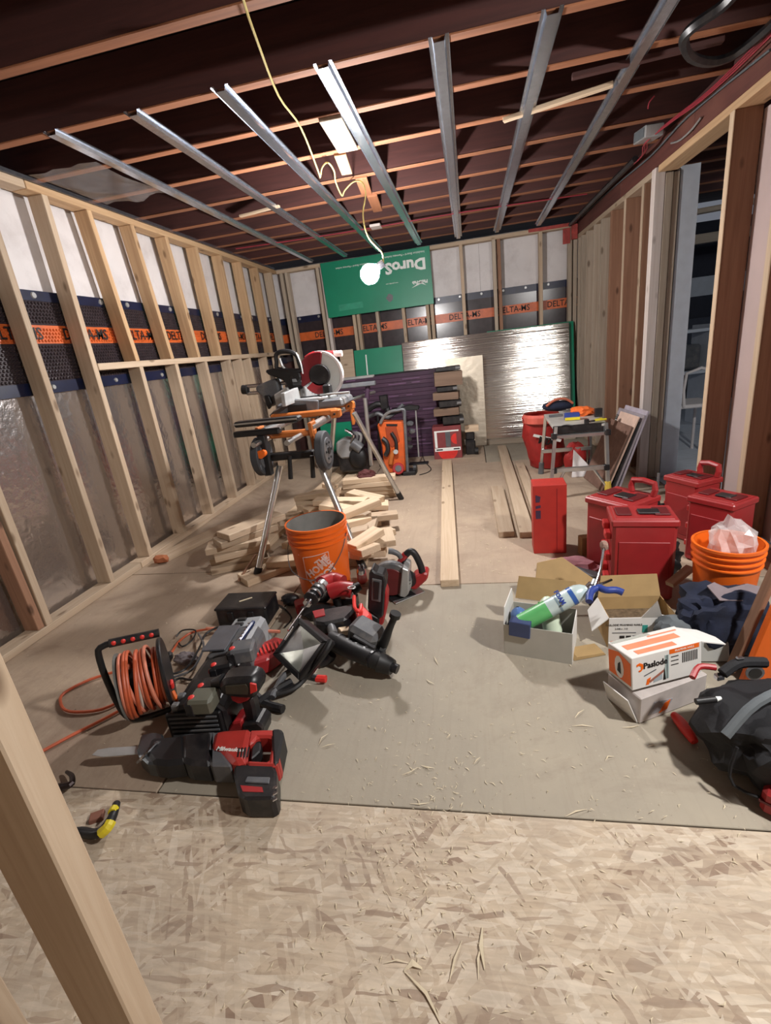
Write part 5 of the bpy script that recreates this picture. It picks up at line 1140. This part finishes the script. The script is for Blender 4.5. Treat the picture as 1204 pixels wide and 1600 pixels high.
R_(fl([(326,1152),(340,1151),(334,1178),(350,1182),(365,1206),(330,1205)], Z, .010, .098), 'grey_collar', 'greypl', bevel=.008)
R_(fl([(338,1153),(352,1150),(395,1147),(390,1170),(386,1192),(392,1200),(368,1206),(352,1190),(332,1180)], Z, .008, .104), 'red_housing', wred, bevel=.014)
R_(fl([(392,1148),(438,1147),(444,1154),(443,1160),(437,1200),(432,1206),(388,1204),(388,1196),(422,1198),(428,1164),(424,1160),(404,1160),(396,1170),(388,1172)], Z, .015, .095), 'handle_frame', wred, bevel=.008)
R_(fl([(426,1148),(440,1147),(446,1155),(436,1202),(428,1206)], Z, .012, .10), 'rear_overmold', 'black', bevel=.008)
R_(fl([(400,1162),(408,1160),(408,1176),(400,1184),(392,1190),(394,1172)], Z, .03, .08), 'trigger', 'black', bevel=.004)
for k in range(4): R_(fl([(370+k*5,1160-k*.4),(372.5+k*5,1160-k*.4),(370+k*5,1174),(367.5+k*5,1174)], .104, .1035, .1055), 'vent', 'black')
text('Milwaukee', .020, 'whiteink', RS, F(357,1162,.1046)-RS.location, axes((1,-.02,0),(0,1,0)), bold=.0004)
R_(fl([(368,1205),(376,1202),(430,1204),(434,1214),(434,1250),(428,1258),(384,1258),(374,1250),(367,1220)], .05, .004, .09), 'battery', 'blackpl', bevel=.010)
R_(fl([(384,1206),(420,1207),(418,1217),(380,1215)], .09, .088, .094), 'battery_catch', 'greypl', bevel=.002)
R_(fl([(378,1237),(412,1240),(414,1248),(382,1247)], .05, .0895, .0912), 'red_stripe', 'redtool')
for k in range(3): R_(fl([(424,1222+k*9),(431,1219+k*9),(431,1222+k*9),(424,1226+k*9)], .09, .088, .0925), 'contact_rib', 'steel')
RS.scale = (1,1,.80)
# ---- red ribbed blower end
t = wthing('red_ribbed_tool', 'red ribbed plastic tool head lying behind the battery packs', 'tool', F(418,1025,0))
wb_(fl([(384,1030),(400,1015),(432,1000),(446,1004),(444,1018),(420,1036),(394,1044)], .05, .005, .07), 'housing', 'redtool', t, bevel=.008)
for k in range(8): wb_(fl([(392+k*6,1016-k*1.9),(394.5+k*6,1015-k*1.9),(399+k*6,1026-k*1.9),(396+k*6,1027-k*1.9)], .07, .068, .078), 'rib', 'redlight', t)
# ---- work light
WL = thing('work_light', 'square work light with a black frame and reflector tipped up on a corner', 'work light', (0,0,0))
cpt = [F(430,1022,.10), PY(474,969,1.50), F(511,1003,.19), F(466,1060,.03)]
c0 = sum(cpt, Vector())/4
ex = (cpt[2]-cpt[0]).normalized(); ey = (cpt[1]-cpt[3]).normalized(); nz = ex.cross(ey).normalized(); ey = nz.cross(ex)
if nz.y > 0: nz = -nz
# flat square laid on its diagonal
hx = (cpt[2]-cpt[0]).length/2; hy = (cpt[1]-cpt[3]).length/2
Rm = Matrix((ex, ey, ex.cross(ey))).transposed(); sgn = 1 if Rm.col[2].y < 0 or Rm.col[2].z > 0 else -1
WL.matrix_world = Matrix.Translation(c0) @ Rm.to_4x4()
dia = [(hx,0),(0,hy),(-hx,0),(0,-hy)]
sc_ = lambda k, off=0: [(x*k, y*k) for x, y in dia]
MB().prism(sc_(1.06), -.045, -.004).build('housing','blackpl',WL,bevel=.006)
fb_ = MB()
for i in range(4):
    a, b = dia[i], dia[(i+1)%4]; fb_.prism([(a[0]*1.08,a[1]*1.08),(b[0]*1.08,b[1]*1.08),(b[0]*.84,b[1]*.84),(a[0]*.84,a[1]*.84)], -.006, .012)
fb_.build('bezel','black',WL,bevel=.003)
for i in range(4):
    a, b = dia[i], dia[(i+1)%4]; q = MB(); v = [q.bm.verts.new(p) for p in ((a[0]*.86,a[1]*.86,.003),(b[0]*.86,b[1]*.86,.003),(.01,-.004,-.004))]; q.bm.faces.new(v); q.build('reflector', ('lens','alu','lens','lightgrey')[i], WL)
sm = lambda pts, r, n, m: MB().tube([WL.matrix_world.inverted() @ p for p in pts], r, 8, 3).build(n, m, WL, smooth=True)
sm([F(516,1001,.18), F(505,1022,.15), F(480,1055,.05), F(460,1075,.03), F(430,1085,.03)], .010, 'swivel_arm', 'black')
sm([F(470,962,.19), F(462,975,.19), F(445,1000,.15)], .004, 'wire_guard', 'steel')
sm([F(405,1098,.02), F(430,1080,.03), F(455,1066,.03)], .016, 'stand_leg', 'blackpl'); sm([F(398,1085,.02), F(415,1100,.016), F(442,1108,.016)], .015, 'stand_leg', 'blackpl'); sm([F(478,1056,.03), F(496,1060,.02)], .013, 'stand_leg', 'black'); sm([F(494,1060,.02), F(509,1061,.02)], .0135, 'red_end_cap', 'redlight')
sm([F(425,1090,.03), F(440,1060,.04), F(452,1050,.04)], .012, 'stand_leg', 'greypl')
# ---- rotary hammer
RH = wthing('rotary_hammer', 'black rotary hammer with an upright side handle at the right of the tool pile', 'rotary hammer', (-.42,1.52,0))
def H_(mb, n, m, **k): return wb_(mb, n, m, RH, **k)
H_(MB().tube([F(518,1000,.09), F(545,1014,.085), F(572,1026,.075), F(594,1035,.06)], lambda u: .036-.006*u, 16, 4), 'barrel', 'black', smooth=True)
for u in range(5):
    p = F(528+u*13,1004+u*6.2,.088-.004*u); H_(MB().cyl(p, p+Vector((.007,-.004,-.001)), .037-.001*u, seg=18), 'barrel_rib', 'blackpl')
H_(MB().tube([F(592,1034,.06), F(604,1039,.05), F(613,1043,.045)], lambda u: .038-.010*u, 16, 2), 'chuck', 'black', smooth=True); H_(MB().tube([F(612,1042,.045), F(621,1046,.04)], .018, 12, 2), 'chuck_nose', 'blackpl', smooth=True)
H_(MB().tube([PY(595,1016,1.50), PY(605,990,1.50), PY(617,962,1.50)], lambda u: .0155+.003*math.sin(6*u), 14, 4), 'side_handle', 'black', smooth=True); H_(MB().cyl(PY(592,1013,1.50), PY(600,1017,1.50), .026), 'handle_flange', 'black'); H_(MB().cyl(PY(616,964,1.5), PY(618,958,1.5), .021), 'handle_end', 'black')
H_(MB().tube([PY(594,1018,1.5), F(588,1034,.05)], .022, 12, 1), 'clamp_collar', 'blackpl')
H_(MB().box((0,0,0),(.13,.10,.10)), 'motor_block', 'greypl', bevel=.018, loc=None) if False else None
o = MB().box((0,0,0),(.125,.10,.09)).build('motor_block','greypl',RH,bevel=.018,loc=F(572,990,.10)-RH.location,rot=(.1,.35,-.35))
o = MB().box((0,0,0),(.10,.02,.03)).build('motor_ridge','blackpl',RH,bevel=.004,loc=F(568,1006,.10)-RH.location,rot=(.1,.35,-.35))
H_(MB().tube([F(516,978,.10), F(520,992,.09), F(512,1010,.06)], .019, 10, 3), 'rear_grip', 'greypl', smooth=True)
H_(MB().tube([F(500,1035,.02), F(512,1030,.03), F(518,1022,.05)], .02, 10, 3), 'battery_foot', 'blackpl', smooth=True)
# ---- black and red planer-like tool standing upright
NL = wthing('upright_nailer', 'black nailer body with a long grey magazine slot standing between bucket and circular saw', 'nailer', (-.47,1.82,0))
def N_(mb, n, m, **k): return wb_(mb, n, m, NL, **k)
Yn = 1.78
N_(up([(578,892),(582,884),(588,890),(601,894),(604,904),(600,958),(594,962),(576,948)], Yn, Yn-.03, Yn+.045), 'magazine', 'blackpl', bevel=.006)
N_(up([(583,898),(598,901),(596,935),(582,932)], Yn, Yn-.034, Yn-.029), 'slot', 'greypl', bevel=.002); N_(up([(586,902),(595,904),(593,930),(586,929)], Yn, Yn-.038, Yn-.033), 'slot_bar', 'black')
N_(up([(600,908),(606,926),(605,948),(600,970),(592,985),(588,965),(596,955)], Yn, Yn-.02, Yn+.04), 'red_back', 'redtool', bevel=.006)
N_(up([(576,950),(594,960),(592,1000),(582,1006),(574,985)], Yn, Yn-.03, Yn+.04), 'lower_body', 'black', bevel=.008)
# ---- drill beside the bucket with chrome chuck
DR = wthing('hammer_drill', 'cordless drill with ringed chrome chuck lying against the foot of the orange bucket', 'cordless drill', (-.72,1.83,0))
def D_(mb, n, m, **k): return wb_(mb, n, m, DR, **k)
D_(MB().cyl(F(505,912,.16), F(488,932,.15), .026, .030, 18), 'collar', 'lightgrey', smooth=True)
for u in range(4):
    p = F(500-u*4.5,918+u*5.5,.158); D_(MB().cyl(p, p+(F(488,932,.15)-F(505,912,.16)).normalized()*.008, .033, seg=20), 'clutch_ring', 'blackpl' if u % 2 else 'steel')
D_(MB().cyl(F(488,932,.15), F(479,944,.14), .026, .018, 18), 'chuck', 'steel', smooth=True)
D_(MB().cyl(F(479,944,.14), F(450,985,.12), .004), 'drill_bit', 'steel')
D_(MB().tube([F(502,912,.16), F(518,905,.15), F(535,910,.14)], .034, 14, 3), 'motor_housing', 'redtool', smooth=True)
D_(MB().tube([F(520,912,.13), F(512,930,.08), F(500,940,.05)], .02, 10, 3), 'handle', 'blackpl', smooth=True)
D_(MB().box((0,0,0),(.085,.075,.055)), 'battery', 'blackpl', bevel=.008) if False else None
MB().box((0,0,.03),(.09,.075,.055)).build('battery','redtool',DR,bevel=.008,loc=F(478,955,0)-DR.location,rot=(0,0,.5))
# red and black drill pile in the middle
DP = wthing('flat_handled_drill', 'red and black cordless tool lying flat across the middle of the tool pile', 'cordless tool', (-.62,1.68,0))
def E_(mb, n, m, **k): return wb_(mb, n, m, DP, **k)
E_(fl([(487,958),(496,954),(552,944),(556,952),(540,968),(505,976),(490,974)], .12, .07, .125), 'long_body', 'blackpl', bevel=.01)
E_(fl([(488,956),(506,952),(508,962),(492,966)], .125, .122, .129), 'red_label', 'redtool'); E_(MB().tube([F(500,985,.03), F(530,978,.04), F(552,965,.05)], .025, 10, 3), 'red_underside', 'redtool', smooth=True)
E_(MB().tube([F(553,932,.15), F(554,950,.16), F(562,955,.15), F(564,945,.15)], .008, 8, 3), 'red_hook', 'redlight', smooth=True)
KN = wthing('second_drill', 'red and black drill standing behind the flat tool, in front of the bucket', 'cordless drill', (-.60,1.86,0))
def J_(mb, n, m, **k): return wb_(mb, n, m, KN, **k)
J_(MB().tube([F(515,925,.13), F(532,920,.14), F(550,922,.13)], .036, 14, 3), 'motor_housing', 'redtool', smooth=True); J_(MB().cyl(F(550,922,.13), F(562,915,.14), .026, .02), 'chuck', 'black', smooth=True)
J_(MB().tube([F(525,932,.10), F(528,945,.05), F(530,950,.03)], .02, 10, 2), 'handle', 'black', smooth=True); J_(MB().box(F(545,940,.04),(.08,.07,.06)), 'battery', 'blackpl', bevel=.008)
RG = wthing('ring_key_set', 'bright chrome keyless chuck standing upright between the bucket and the nailer', 'chuck', F(566,895,0))
wb_(MB().cyl(F(566,905,.02)+Vector((0,0,.0)), F(564,893,.17), .026, .022), 'barrel', 'redtool', RG, smooth=True); wb_(MB().cyl(F(564,893,.17), F(564,888,.20), .020, .016, 16), 'chrome_jaws', 'steel', RG, smooth=True)
for s in (-1,1): wb_(MB().box(F(564,886,.205)+Vector((s*.009,0,0)), (.006,.012,.022)), 'jaw_tooth', 'steel', RG)
t = wthing('key_ring', 'small pale ring and clip lying in front of the orange bucket', 'key ring', F(549,918,.135)); c1 = F(549,918,.178); wb_(MB().tube([c1+Vector((.016*math.cos(a*.7),.012*math.sin(a*.7),.0)) for a in range(9)], .003, 6, 3, True), 'ring', 'lightgrey', t)
RT = wthing('red_triangular_tool', 'bright red plastic wedge lying between the flat tool and the rotary hammer', 'tool', (-.52,1.68,0))
wb_(fl([(556,960),(566,950),(582,966),(574,972),(560,974)], .11, .05, .13), 'wedge', 'redlight', RT, bevel=.006); wb_(fl([(560,975),(585,972),(590,990),(566,998)], .05, .0, .06), 'base', 'black', RT, bevel=.006)
for k, (x, y, z, m, lab, r) in enumerate(((455,945,.03,'blackpl','small black tool lying at the left foot of the orange bucket',(.045,.03,.03)),(500,965,.03,'black','black cloth wad under the flat red and black tool',(.09,.05,.035)),(545,985,.03,'black','black tool shoe left of the rotary hammer motor',(.05,.05,.035)),(540,905,.04,'redtool','small red tool leaning on the orange bucket',(.03,.03,.045)))):
    o = plain(MB().ell((0,0,r[2]), r, noise=.25, seed=k, sub=3), ('small_tool','cloth_wad','tool_shoe','small_tool')[k], lab, 'tool' if k != 1 else 'cloth', m, F(x,y,0), bevel=0, smooth=True)
plain(MB().box((0,0,.012),(.05,.03,.024)), 'wood_chip_block', 'small bright wooden block lying beside the rotary hammer grip', 'wood block', 'scrap', F(537,990,.07), rot=(.2,.3,.8))
# ---- circular saw
CS = wthing('circular_saw', 'red and grey cordless circular saw standing on its base plate by the long board', 'circular saw', (-.37,2.02,0))
def V_(mb, n, m, **k): return wb_(mb, n, m, CS, **k)
base = [F(x,y,.004) for x, y in ((597,927),(618,944),(664,925),(640,905))]
V_(MB().prism([(p.x,p.y) for p in base], .003, .007), 'base_plate', 'alu', bevel=.001)
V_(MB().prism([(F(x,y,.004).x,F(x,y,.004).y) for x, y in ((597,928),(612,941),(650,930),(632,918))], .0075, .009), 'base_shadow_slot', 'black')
Yc = 2.02
def cc_(px, py, r, a0, a1, n=20): 
    c = PY(px,py,Yc); return [(c.x+r*math.cos(math.radians(a0+(a1-a0)*k/n)), c.z+r*math.sin(math.radians(a0+(a1-a0)*k/n))) for k in range(n+1)]
V_(MB().side(cc_(612,905,.098,0,205)+cc_(612,905,.03,205,0), Yc-.03, Yc+.01), 'upper_guard', 'greypl', bevel=.006)
V_(MB().side(cc_(612,905,.070,0,360,30)[:-1], Yc-.034, Yc-.028), 'guard_face', mat('dark_red_disc', (96,30,32), .5), bevel=.002)
V_(MB().side(cc_(612,905,.098,-70,10)+cc_(612,905,.06,10,-70), Yc-.025, Yc-.015), 'lower_guard', 'lightgrey', bevel=.002)
V_(MB().side(cc_(614,906,.085,0,360,36)[:-1], Yc-.012, Yc-.010), 'blade', 'steel')
V_(up([(630,880),(640,884),(640,920),(634,926),(626,924)], Yc, Yc-.05, Yc+.07), 'body_plate', 'lightgrey', bevel=.004)
V_(MB().cyl(PY(634,902,Yc)+Vector((0,.0,0)), PY(646,908,Yc+.06), .04, .036, 18), 'motor', 'black', smooth=True)
V_(MB().tube([PY(x,y,Yc+.03) for x, y in ((622,890),(630,872),(640,862),(648,866),(657,884),(660,898))], .0165, 12, 4), 'rear_handle', 'black', smooth=True)
V_(MB().tube([PY(x,y,Yc+.03) for x, y in ((620,888),(628,874),(634,866))], .0175, 10, 3), 'red_handle_root', 'redtool', smooth=True)
V_(MB().tube([PY(x,y,Yc) for x, y in ((607,861),(614,862),(622,866),(626,872))], lambda u: .015-.004*u, 12, 3), 'front_knob', 'greypl', smooth=True)
V_(up([(645,898),(662,890),(670,893),(668,902),(650,918),(640,916)], Yc+.04, Yc+.01, Yc+.09), 'battery', 'redtool', bevel=.008)
# ---- tools at the lower left
t = wthing('yellow_pry_bar', 'black and yellow curved pry bar lying on the strand board edge at the left', 'pry bar', F(140,1300,0))
wb_(MB().tube([F(95,1305,.012), F(125,1300,.014), F(145,1303,.02), F(160,1298,.03), F(172,1283,.04), F(178,1270,.04), F(182,1256,.03)], lambda u: .0125-.006*max(0,u-.6), 10, 4), 'bar', 'black', t, smooth=True)
wb_(MB().tube([F(158,1302,.032), F(168,1293,.042), F(173,1284,.046)], .0135, 8, 3), 'yellow_band', 'yellow', t); wb_(MB().tube([F(175,1270,.045), F(179,1263,.042)], .0115, 8, 2), 'yellow_tip', 'yellow', t)
plain(MB().box((0,0,.008),(.035,.03,.016)), 'rust_block', 'rust brown scrap block inside the curve of the yellow pry bar', 'wood block', mat('rusty_wood', (128,84,68), .8), F(153,1280,.0), rot=(0,0,.5))
t = wthing('claw_hammer', 'dark claw hammer lying on the floor beside the near left stud', 'hammer', F(95,1230,0))
wb_(MB().tube([F(40,1262,.012), F(75,1240,.015), F(98,1228,.02)], .011, 8, 3), 'handle', 'blackpl', t, smooth=True); wb_(MB().tube([F(85,1232,.025), F(100,1229,.03), F(112,1224,.035), F(112,1212,.03), F(104,1206,.02)], lambda u: .013-.008*u, 8, 4), 'claw_head', mat('dark_steel', (60,52,52), .35, metal=.8), t, smooth=True)
t = wthing('dark_handled_tool', 'dark handled tool lying behind the near left stud', 'hand tool', F(25,1125,0))
wb_(MB().tube([F(16,1100,.02), F(24,1115,.022), F(30,1135,.02), F(32,1152,.016)], lambda u: .024-.008*u, 10, 4), 'handle', mat('blue_grey_handle', (52,58,66), .5), t, smooth=True)
plain(MB().tube([F(46,1198,.012), F(56,1194,.012), F(64,1190,.012)], .010, 8, 2), 'cord_end', 'dark cord connector lying on the floor where the orange cord meets the stud', 'connector', 'blackpl', (0,0,0), bevel=0)
# ================================================================= BACK: between the saw and the purple stack
t = wthing('orange_tool_cabinet', 'orange framed table saw folded upright on its stand behind the offcut heap', 'table saw', (-.74,4.34,0))
def O_(mb, n, m, **k): return wb_(mb, n, m, t, **k)
Yo = 4.3
def uo(pts, a, b): return up(pts, Yo, a, b)
O_(uo([(588,664),(595,660),(628,660),(631,668),(633,738),(600,742),(596,700)], Yo+.02, Yo+.16), 'cabinet', mat('burnt_orange', (206,92,40), .45, dirt=(140,90,60)), bevel=.012)
O_(uo([(601,668),(618,666),(624,690),(612,700),(604,690)], Yo+.012, Yo+.022), 'recess', mat('deep_orange', (150,60,28), .5), bevel=.002)
O_(MB().tube([PY(x,y,Yo) for x, y in ((597,685),(603,690),(606,702),(602,712))], .022, 8, 3), 'bevel_arc', 'blackpl', smooth=True); O_(MB().tube([PY(x,y,Yo) for x, y in ((611,676),(618,688),(619,704))], .016, 8, 3), 'slot_arc', 'black', smooth=True)
O_(MB().cyl(PY(618,706,Yo+.02), PY(618,706,Yo-.03), .022), 'chrome_dial', 'lightgrey'); O_(MB().tube([PY(x,y,Yo) for x, y in ((610,725),(612,712),(616,704))], .022, 10, 3), 'crank', 'orangedark', smooth=True)
O_(MB().cyl(PY(622,732,Yo+.03), PY(622,732,Yo-.04), .055, seg=24), 'hand_wheel', 'redtool', bevel=.006); O_(MB().cyl(PY(622,732,Yo-.04), PY(622,732,Yo-.05), .03), 'wheel_hub', 'greypl')
O_(uo([(603,663),(620,663),(620,666),(603,666)], Yo+.010, Yo+.021), 'grip_slot', 'black')
O_(MB().tube([PY(x,y,Yo) for x, y in ((594,662),(600,650),(610,643),(622,641),(631,640),(632,655),(637,742))], .014, 8, 2), 'tube_frame', 'greypl', smooth=True)
O_(MB().tube([PY(x,y,Yo+.1) for x, y in ((631,642),(637,742))], .014, 8, 1), 'tube_frame', 'lightgrey'); O_(MB().box(PY(640,745,Yo)+Vector((0,.05,.03)),(.12,.16,.05)), 'foot', 'black', bevel=.006)
O_(MB().cyl(PY(645,735,Yo)+Vector((.0,.06,0)), PY(645,735,Yo)+Vector((.03,.06,0)), .05), 'wheel', 'black')
t2 = wthing('shop_vacuum', 'dark grey bodied machine with pale housing between saw stand leg and orange table saw', 'machine', (-1.1,4.30,0))
def Z_(mb, n, m, **k): return wb_(mb, n, m, t2, **k)
Z_(up([(526,690),(538,684),(552,688),(556,700),(554,714),(534,716),(527,708)], Yo, Yo-.04, Yo+.12), 'pale_housing', mat('pale_machine', (138,138,138), .4), bevel=.015)
Z_(up([(528,716),(556,700),(574,706),(576,736),(532,738)], Yo, Yo-.02, Yo+.14), 'dark_body', 'blackpl', bevel=.02)
Z_(MB().ell(PY(560,715,Yo-.03),(.09,.05,.10),sub=3), 'motor_bell', 'black', smooth=True); Z_(MB().cyl(PY(552,690,Yo)-Vector((0,.05,0)), PY(566,700,Yo)-Vector((0,.05,0)), .05), 'hose_port', 'greypl', smooth=True)
for k in range(4): Z_(MB().tube([PY(540+k*8,672+k*2,Yo), PY(552+k*6,680,Yo-.05), PY(548+k*7,692,Yo-.03)], .014, 8, 3), 'hose', ('steel','greypl','lightgrey','blackpl')[k], smooth=True)
t3 = wthing('dark_clamp_rack', 'row of dark clamps and tool heads in front of the purple stack', 'clamp rack', (-.80,4.75,0))
def X_(mb, n, m, **k): return wb_(mb, n, m, t3, **k)
Yx = 4.72
X_(MB().tube([PY(x,y,Yx) for x, y in ((575,640),(588,632),(602,634),(608,645),(625,640))], .03, 8, 3), 'clamp_body', 'black', smooth=True); X_(up([(592,618),(605,616),(607,638),(596,640)], Yx, Yx-.03, Yx+.03), 'clamp_head', 'blackpl', bevel=.008)
X_(MB().tube([PY(x,y,Yx) for x, y in ((575,652),(590,646),(606,652),(630,632))], .02, 8, 3), 'hose', 'greypl', smooth=True); X_(up([(626,636),(640,632),(655,634),(654,640),(628,642)], Yx, Yx-.03, Yx+.03), 'bar_head', 'black', bevel=.006)
X_(MB().cyl(PY(649,640,Yx), PY(654,714,Yx), .008), 'upright_bar', 'lightgrey'); X_(MB().cyl(PY(590,650,Yx), PY(595,735,Yx)+Vector((0,0,.03)), .012), 'upright_bar', 'blackpl')
for k in range(4): X_(MB().ell(PY(640+3*math.sin(k*2),662+k*12,Yx),(.035,.03,.028),noise=.3,seed=k), 'dusty_knob', 'greypl')
X_(MB().box(PY(654,725,Yx)+Vector((0,0,-.01)),(.20,.10,.05)), 'base', 'black', bevel=.008)
cable('thin dark cable curling on the floor right of the folded table saw', [F(655,742,.005), F(668,738,.005), F(673,732,.005), F(664,722,.005), F(660,712,.02)], .004, 'black')
plain(MB().box((0,0,.0),(.16,.012,.30)), 'green_panel_offcut', 'small green foam offcut glimpsed under the saw rails', 'board offcut', 'greenfoam', PY(510,680,3.9)+Vector((0,0,0)), rot=(0,.05,0)) if False else None
# ---- red lump behind the stand leg
blob('rust_red_bag', 'dark red cloth bundle lying on the heap behind the right saw stand wheel', 'cloth bundle', mat('dark_red_cloth', (84,40,40), .8, bump=.4), (-.86,3.62,.12), (.07,.06,.06), 4)
# ================================================================= SHAVINGS AND CHIPS
rs = random.Random(21); q = MB(); 
def chip(px, py, L, w, a=None, z=.006, h=0):
    p = F(px, py, z); a = rs.uniform(0, math.pi) if a is None else a; d = Vector((math.cos(a), math.sin(a), 0))*L/2; n = Vector((-d.y, d.x, 0)).normalized()*w/2; b = n*rs.uniform(-3,3); u = Vector((0,0,rs.uniform(.001,.004)))
    v = [q.bm.verts.new(x) for x in (p-d-n*.3, p+b-n+u, p+d-n*.2, p+d+n*.3, p+b+n+u, p-d+n*.2)]; q.bm.faces.new((v[0],v[1],v[4],v[5])); q.bm.faces.new((v[1],v[2],v[3],v[4]))
for i in range(900):
    u = rs.random(); px = rs.gauss(700, 190) if u < .6 else rs.uniform(60, 1190); py = rs.uniform(960, 1600)
    if u < .3: px, py = rs.gauss(660, 60), rs.gauss(1290, 90)
    chip(px, min(py,1650), rs.uniform(.003,.018), rs.uniform(.0008,.003), z=.0055 if py > 1262 else .002)
for x, y, L, a in ((505,1155,.05,1.2),(512,1165,.045,.4),(681,1032,.05,1.9),(672,1065,.04,-.7),(910,1135,.06,.0),(905,1115,.05,.8),(985,1135,.05,.2),(952,1185,.03,.5),(700,1150,.02,1),(640,1205,.05,.6),(668,1198,.04,-.2),(745,1188,.03,.9),(655,1255,.05,.1),(900,1270,.06,.4),(1020,1165,.03,.2)): chip(x, y, L, .004, a, .003)
for x, y, L, w, a in ((660,1558,.10,.006,-.75),(712,1500,.07,.004,1.25),(755,1480,.07,.008,1.6),(750,1500,.06,.004,1.45),(645,1515,.035,.012,.2),(620,1505,.05,.003,.1)): chip(x, y, L, w, a, .007)
o = q.build('wood_shavings', 'shaving', None); setp(o, 'pale wood shavings and splinters scattered over the floor', 'wood shavings', kind='stuff')
q = MB(); rs.seed(5)
for i in range(260): chip(rs.uniform(600,860), rs.uniform(735,900), rs.uniform(.005,.03), rs.uniform(.001,.005), z=.002)
for i in range(120): chip(rs.uniform(260,420), rs.uniform(880,1080), rs.uniform(.005,.02), rs.uniform(.001,.004), z=.002)
o = q.build('wood_chips', 'shaving', None); setp(o, 'small wood chips and dust scattered round the floor boards and heap', 'wood chips', kind='stuff')

p = PY(528,690,4.95); plain(MB().box((0,0,0), (.34,.025,.30)), 'green_foam_offcut', 'green foam offcut standing on the floor, glimpsed below the mitre saw rails', 'insulation board', 'greenfoam', (p.x,4.95,.305), rot=(-.0,0,0)); plain(MB().box((0,0,0),(.5,.2,.15)), 'dark_crate', 'low dark crate carrying the green foam offcut behind the machine', 'crate', 'blackpl', (p.x,4.95,.076), bevel=.006)
# the housing of the lamp clipped up beside the camera
hd = thing('clip_lamp', 'round metal clip lamp hung under the joists at the right, beside the camera', 'lamp', wo.location, wo.rotation_euler.to_matrix())
MB().lathe([(.02,.12),(.03,.085),(.065,.04),(.085,.001)], 28).build('reflector_hood', 'lightgrey', hd, smooth=True)
MB().cyl((0,0,.11), (0,0,.16), .018).build('socket', 'blackpl', hd)
MB().tube([(0,0,.16),(.03,.02,.19),(.0,.03,.24)], .004, 6).build('cable', 'black', hd)
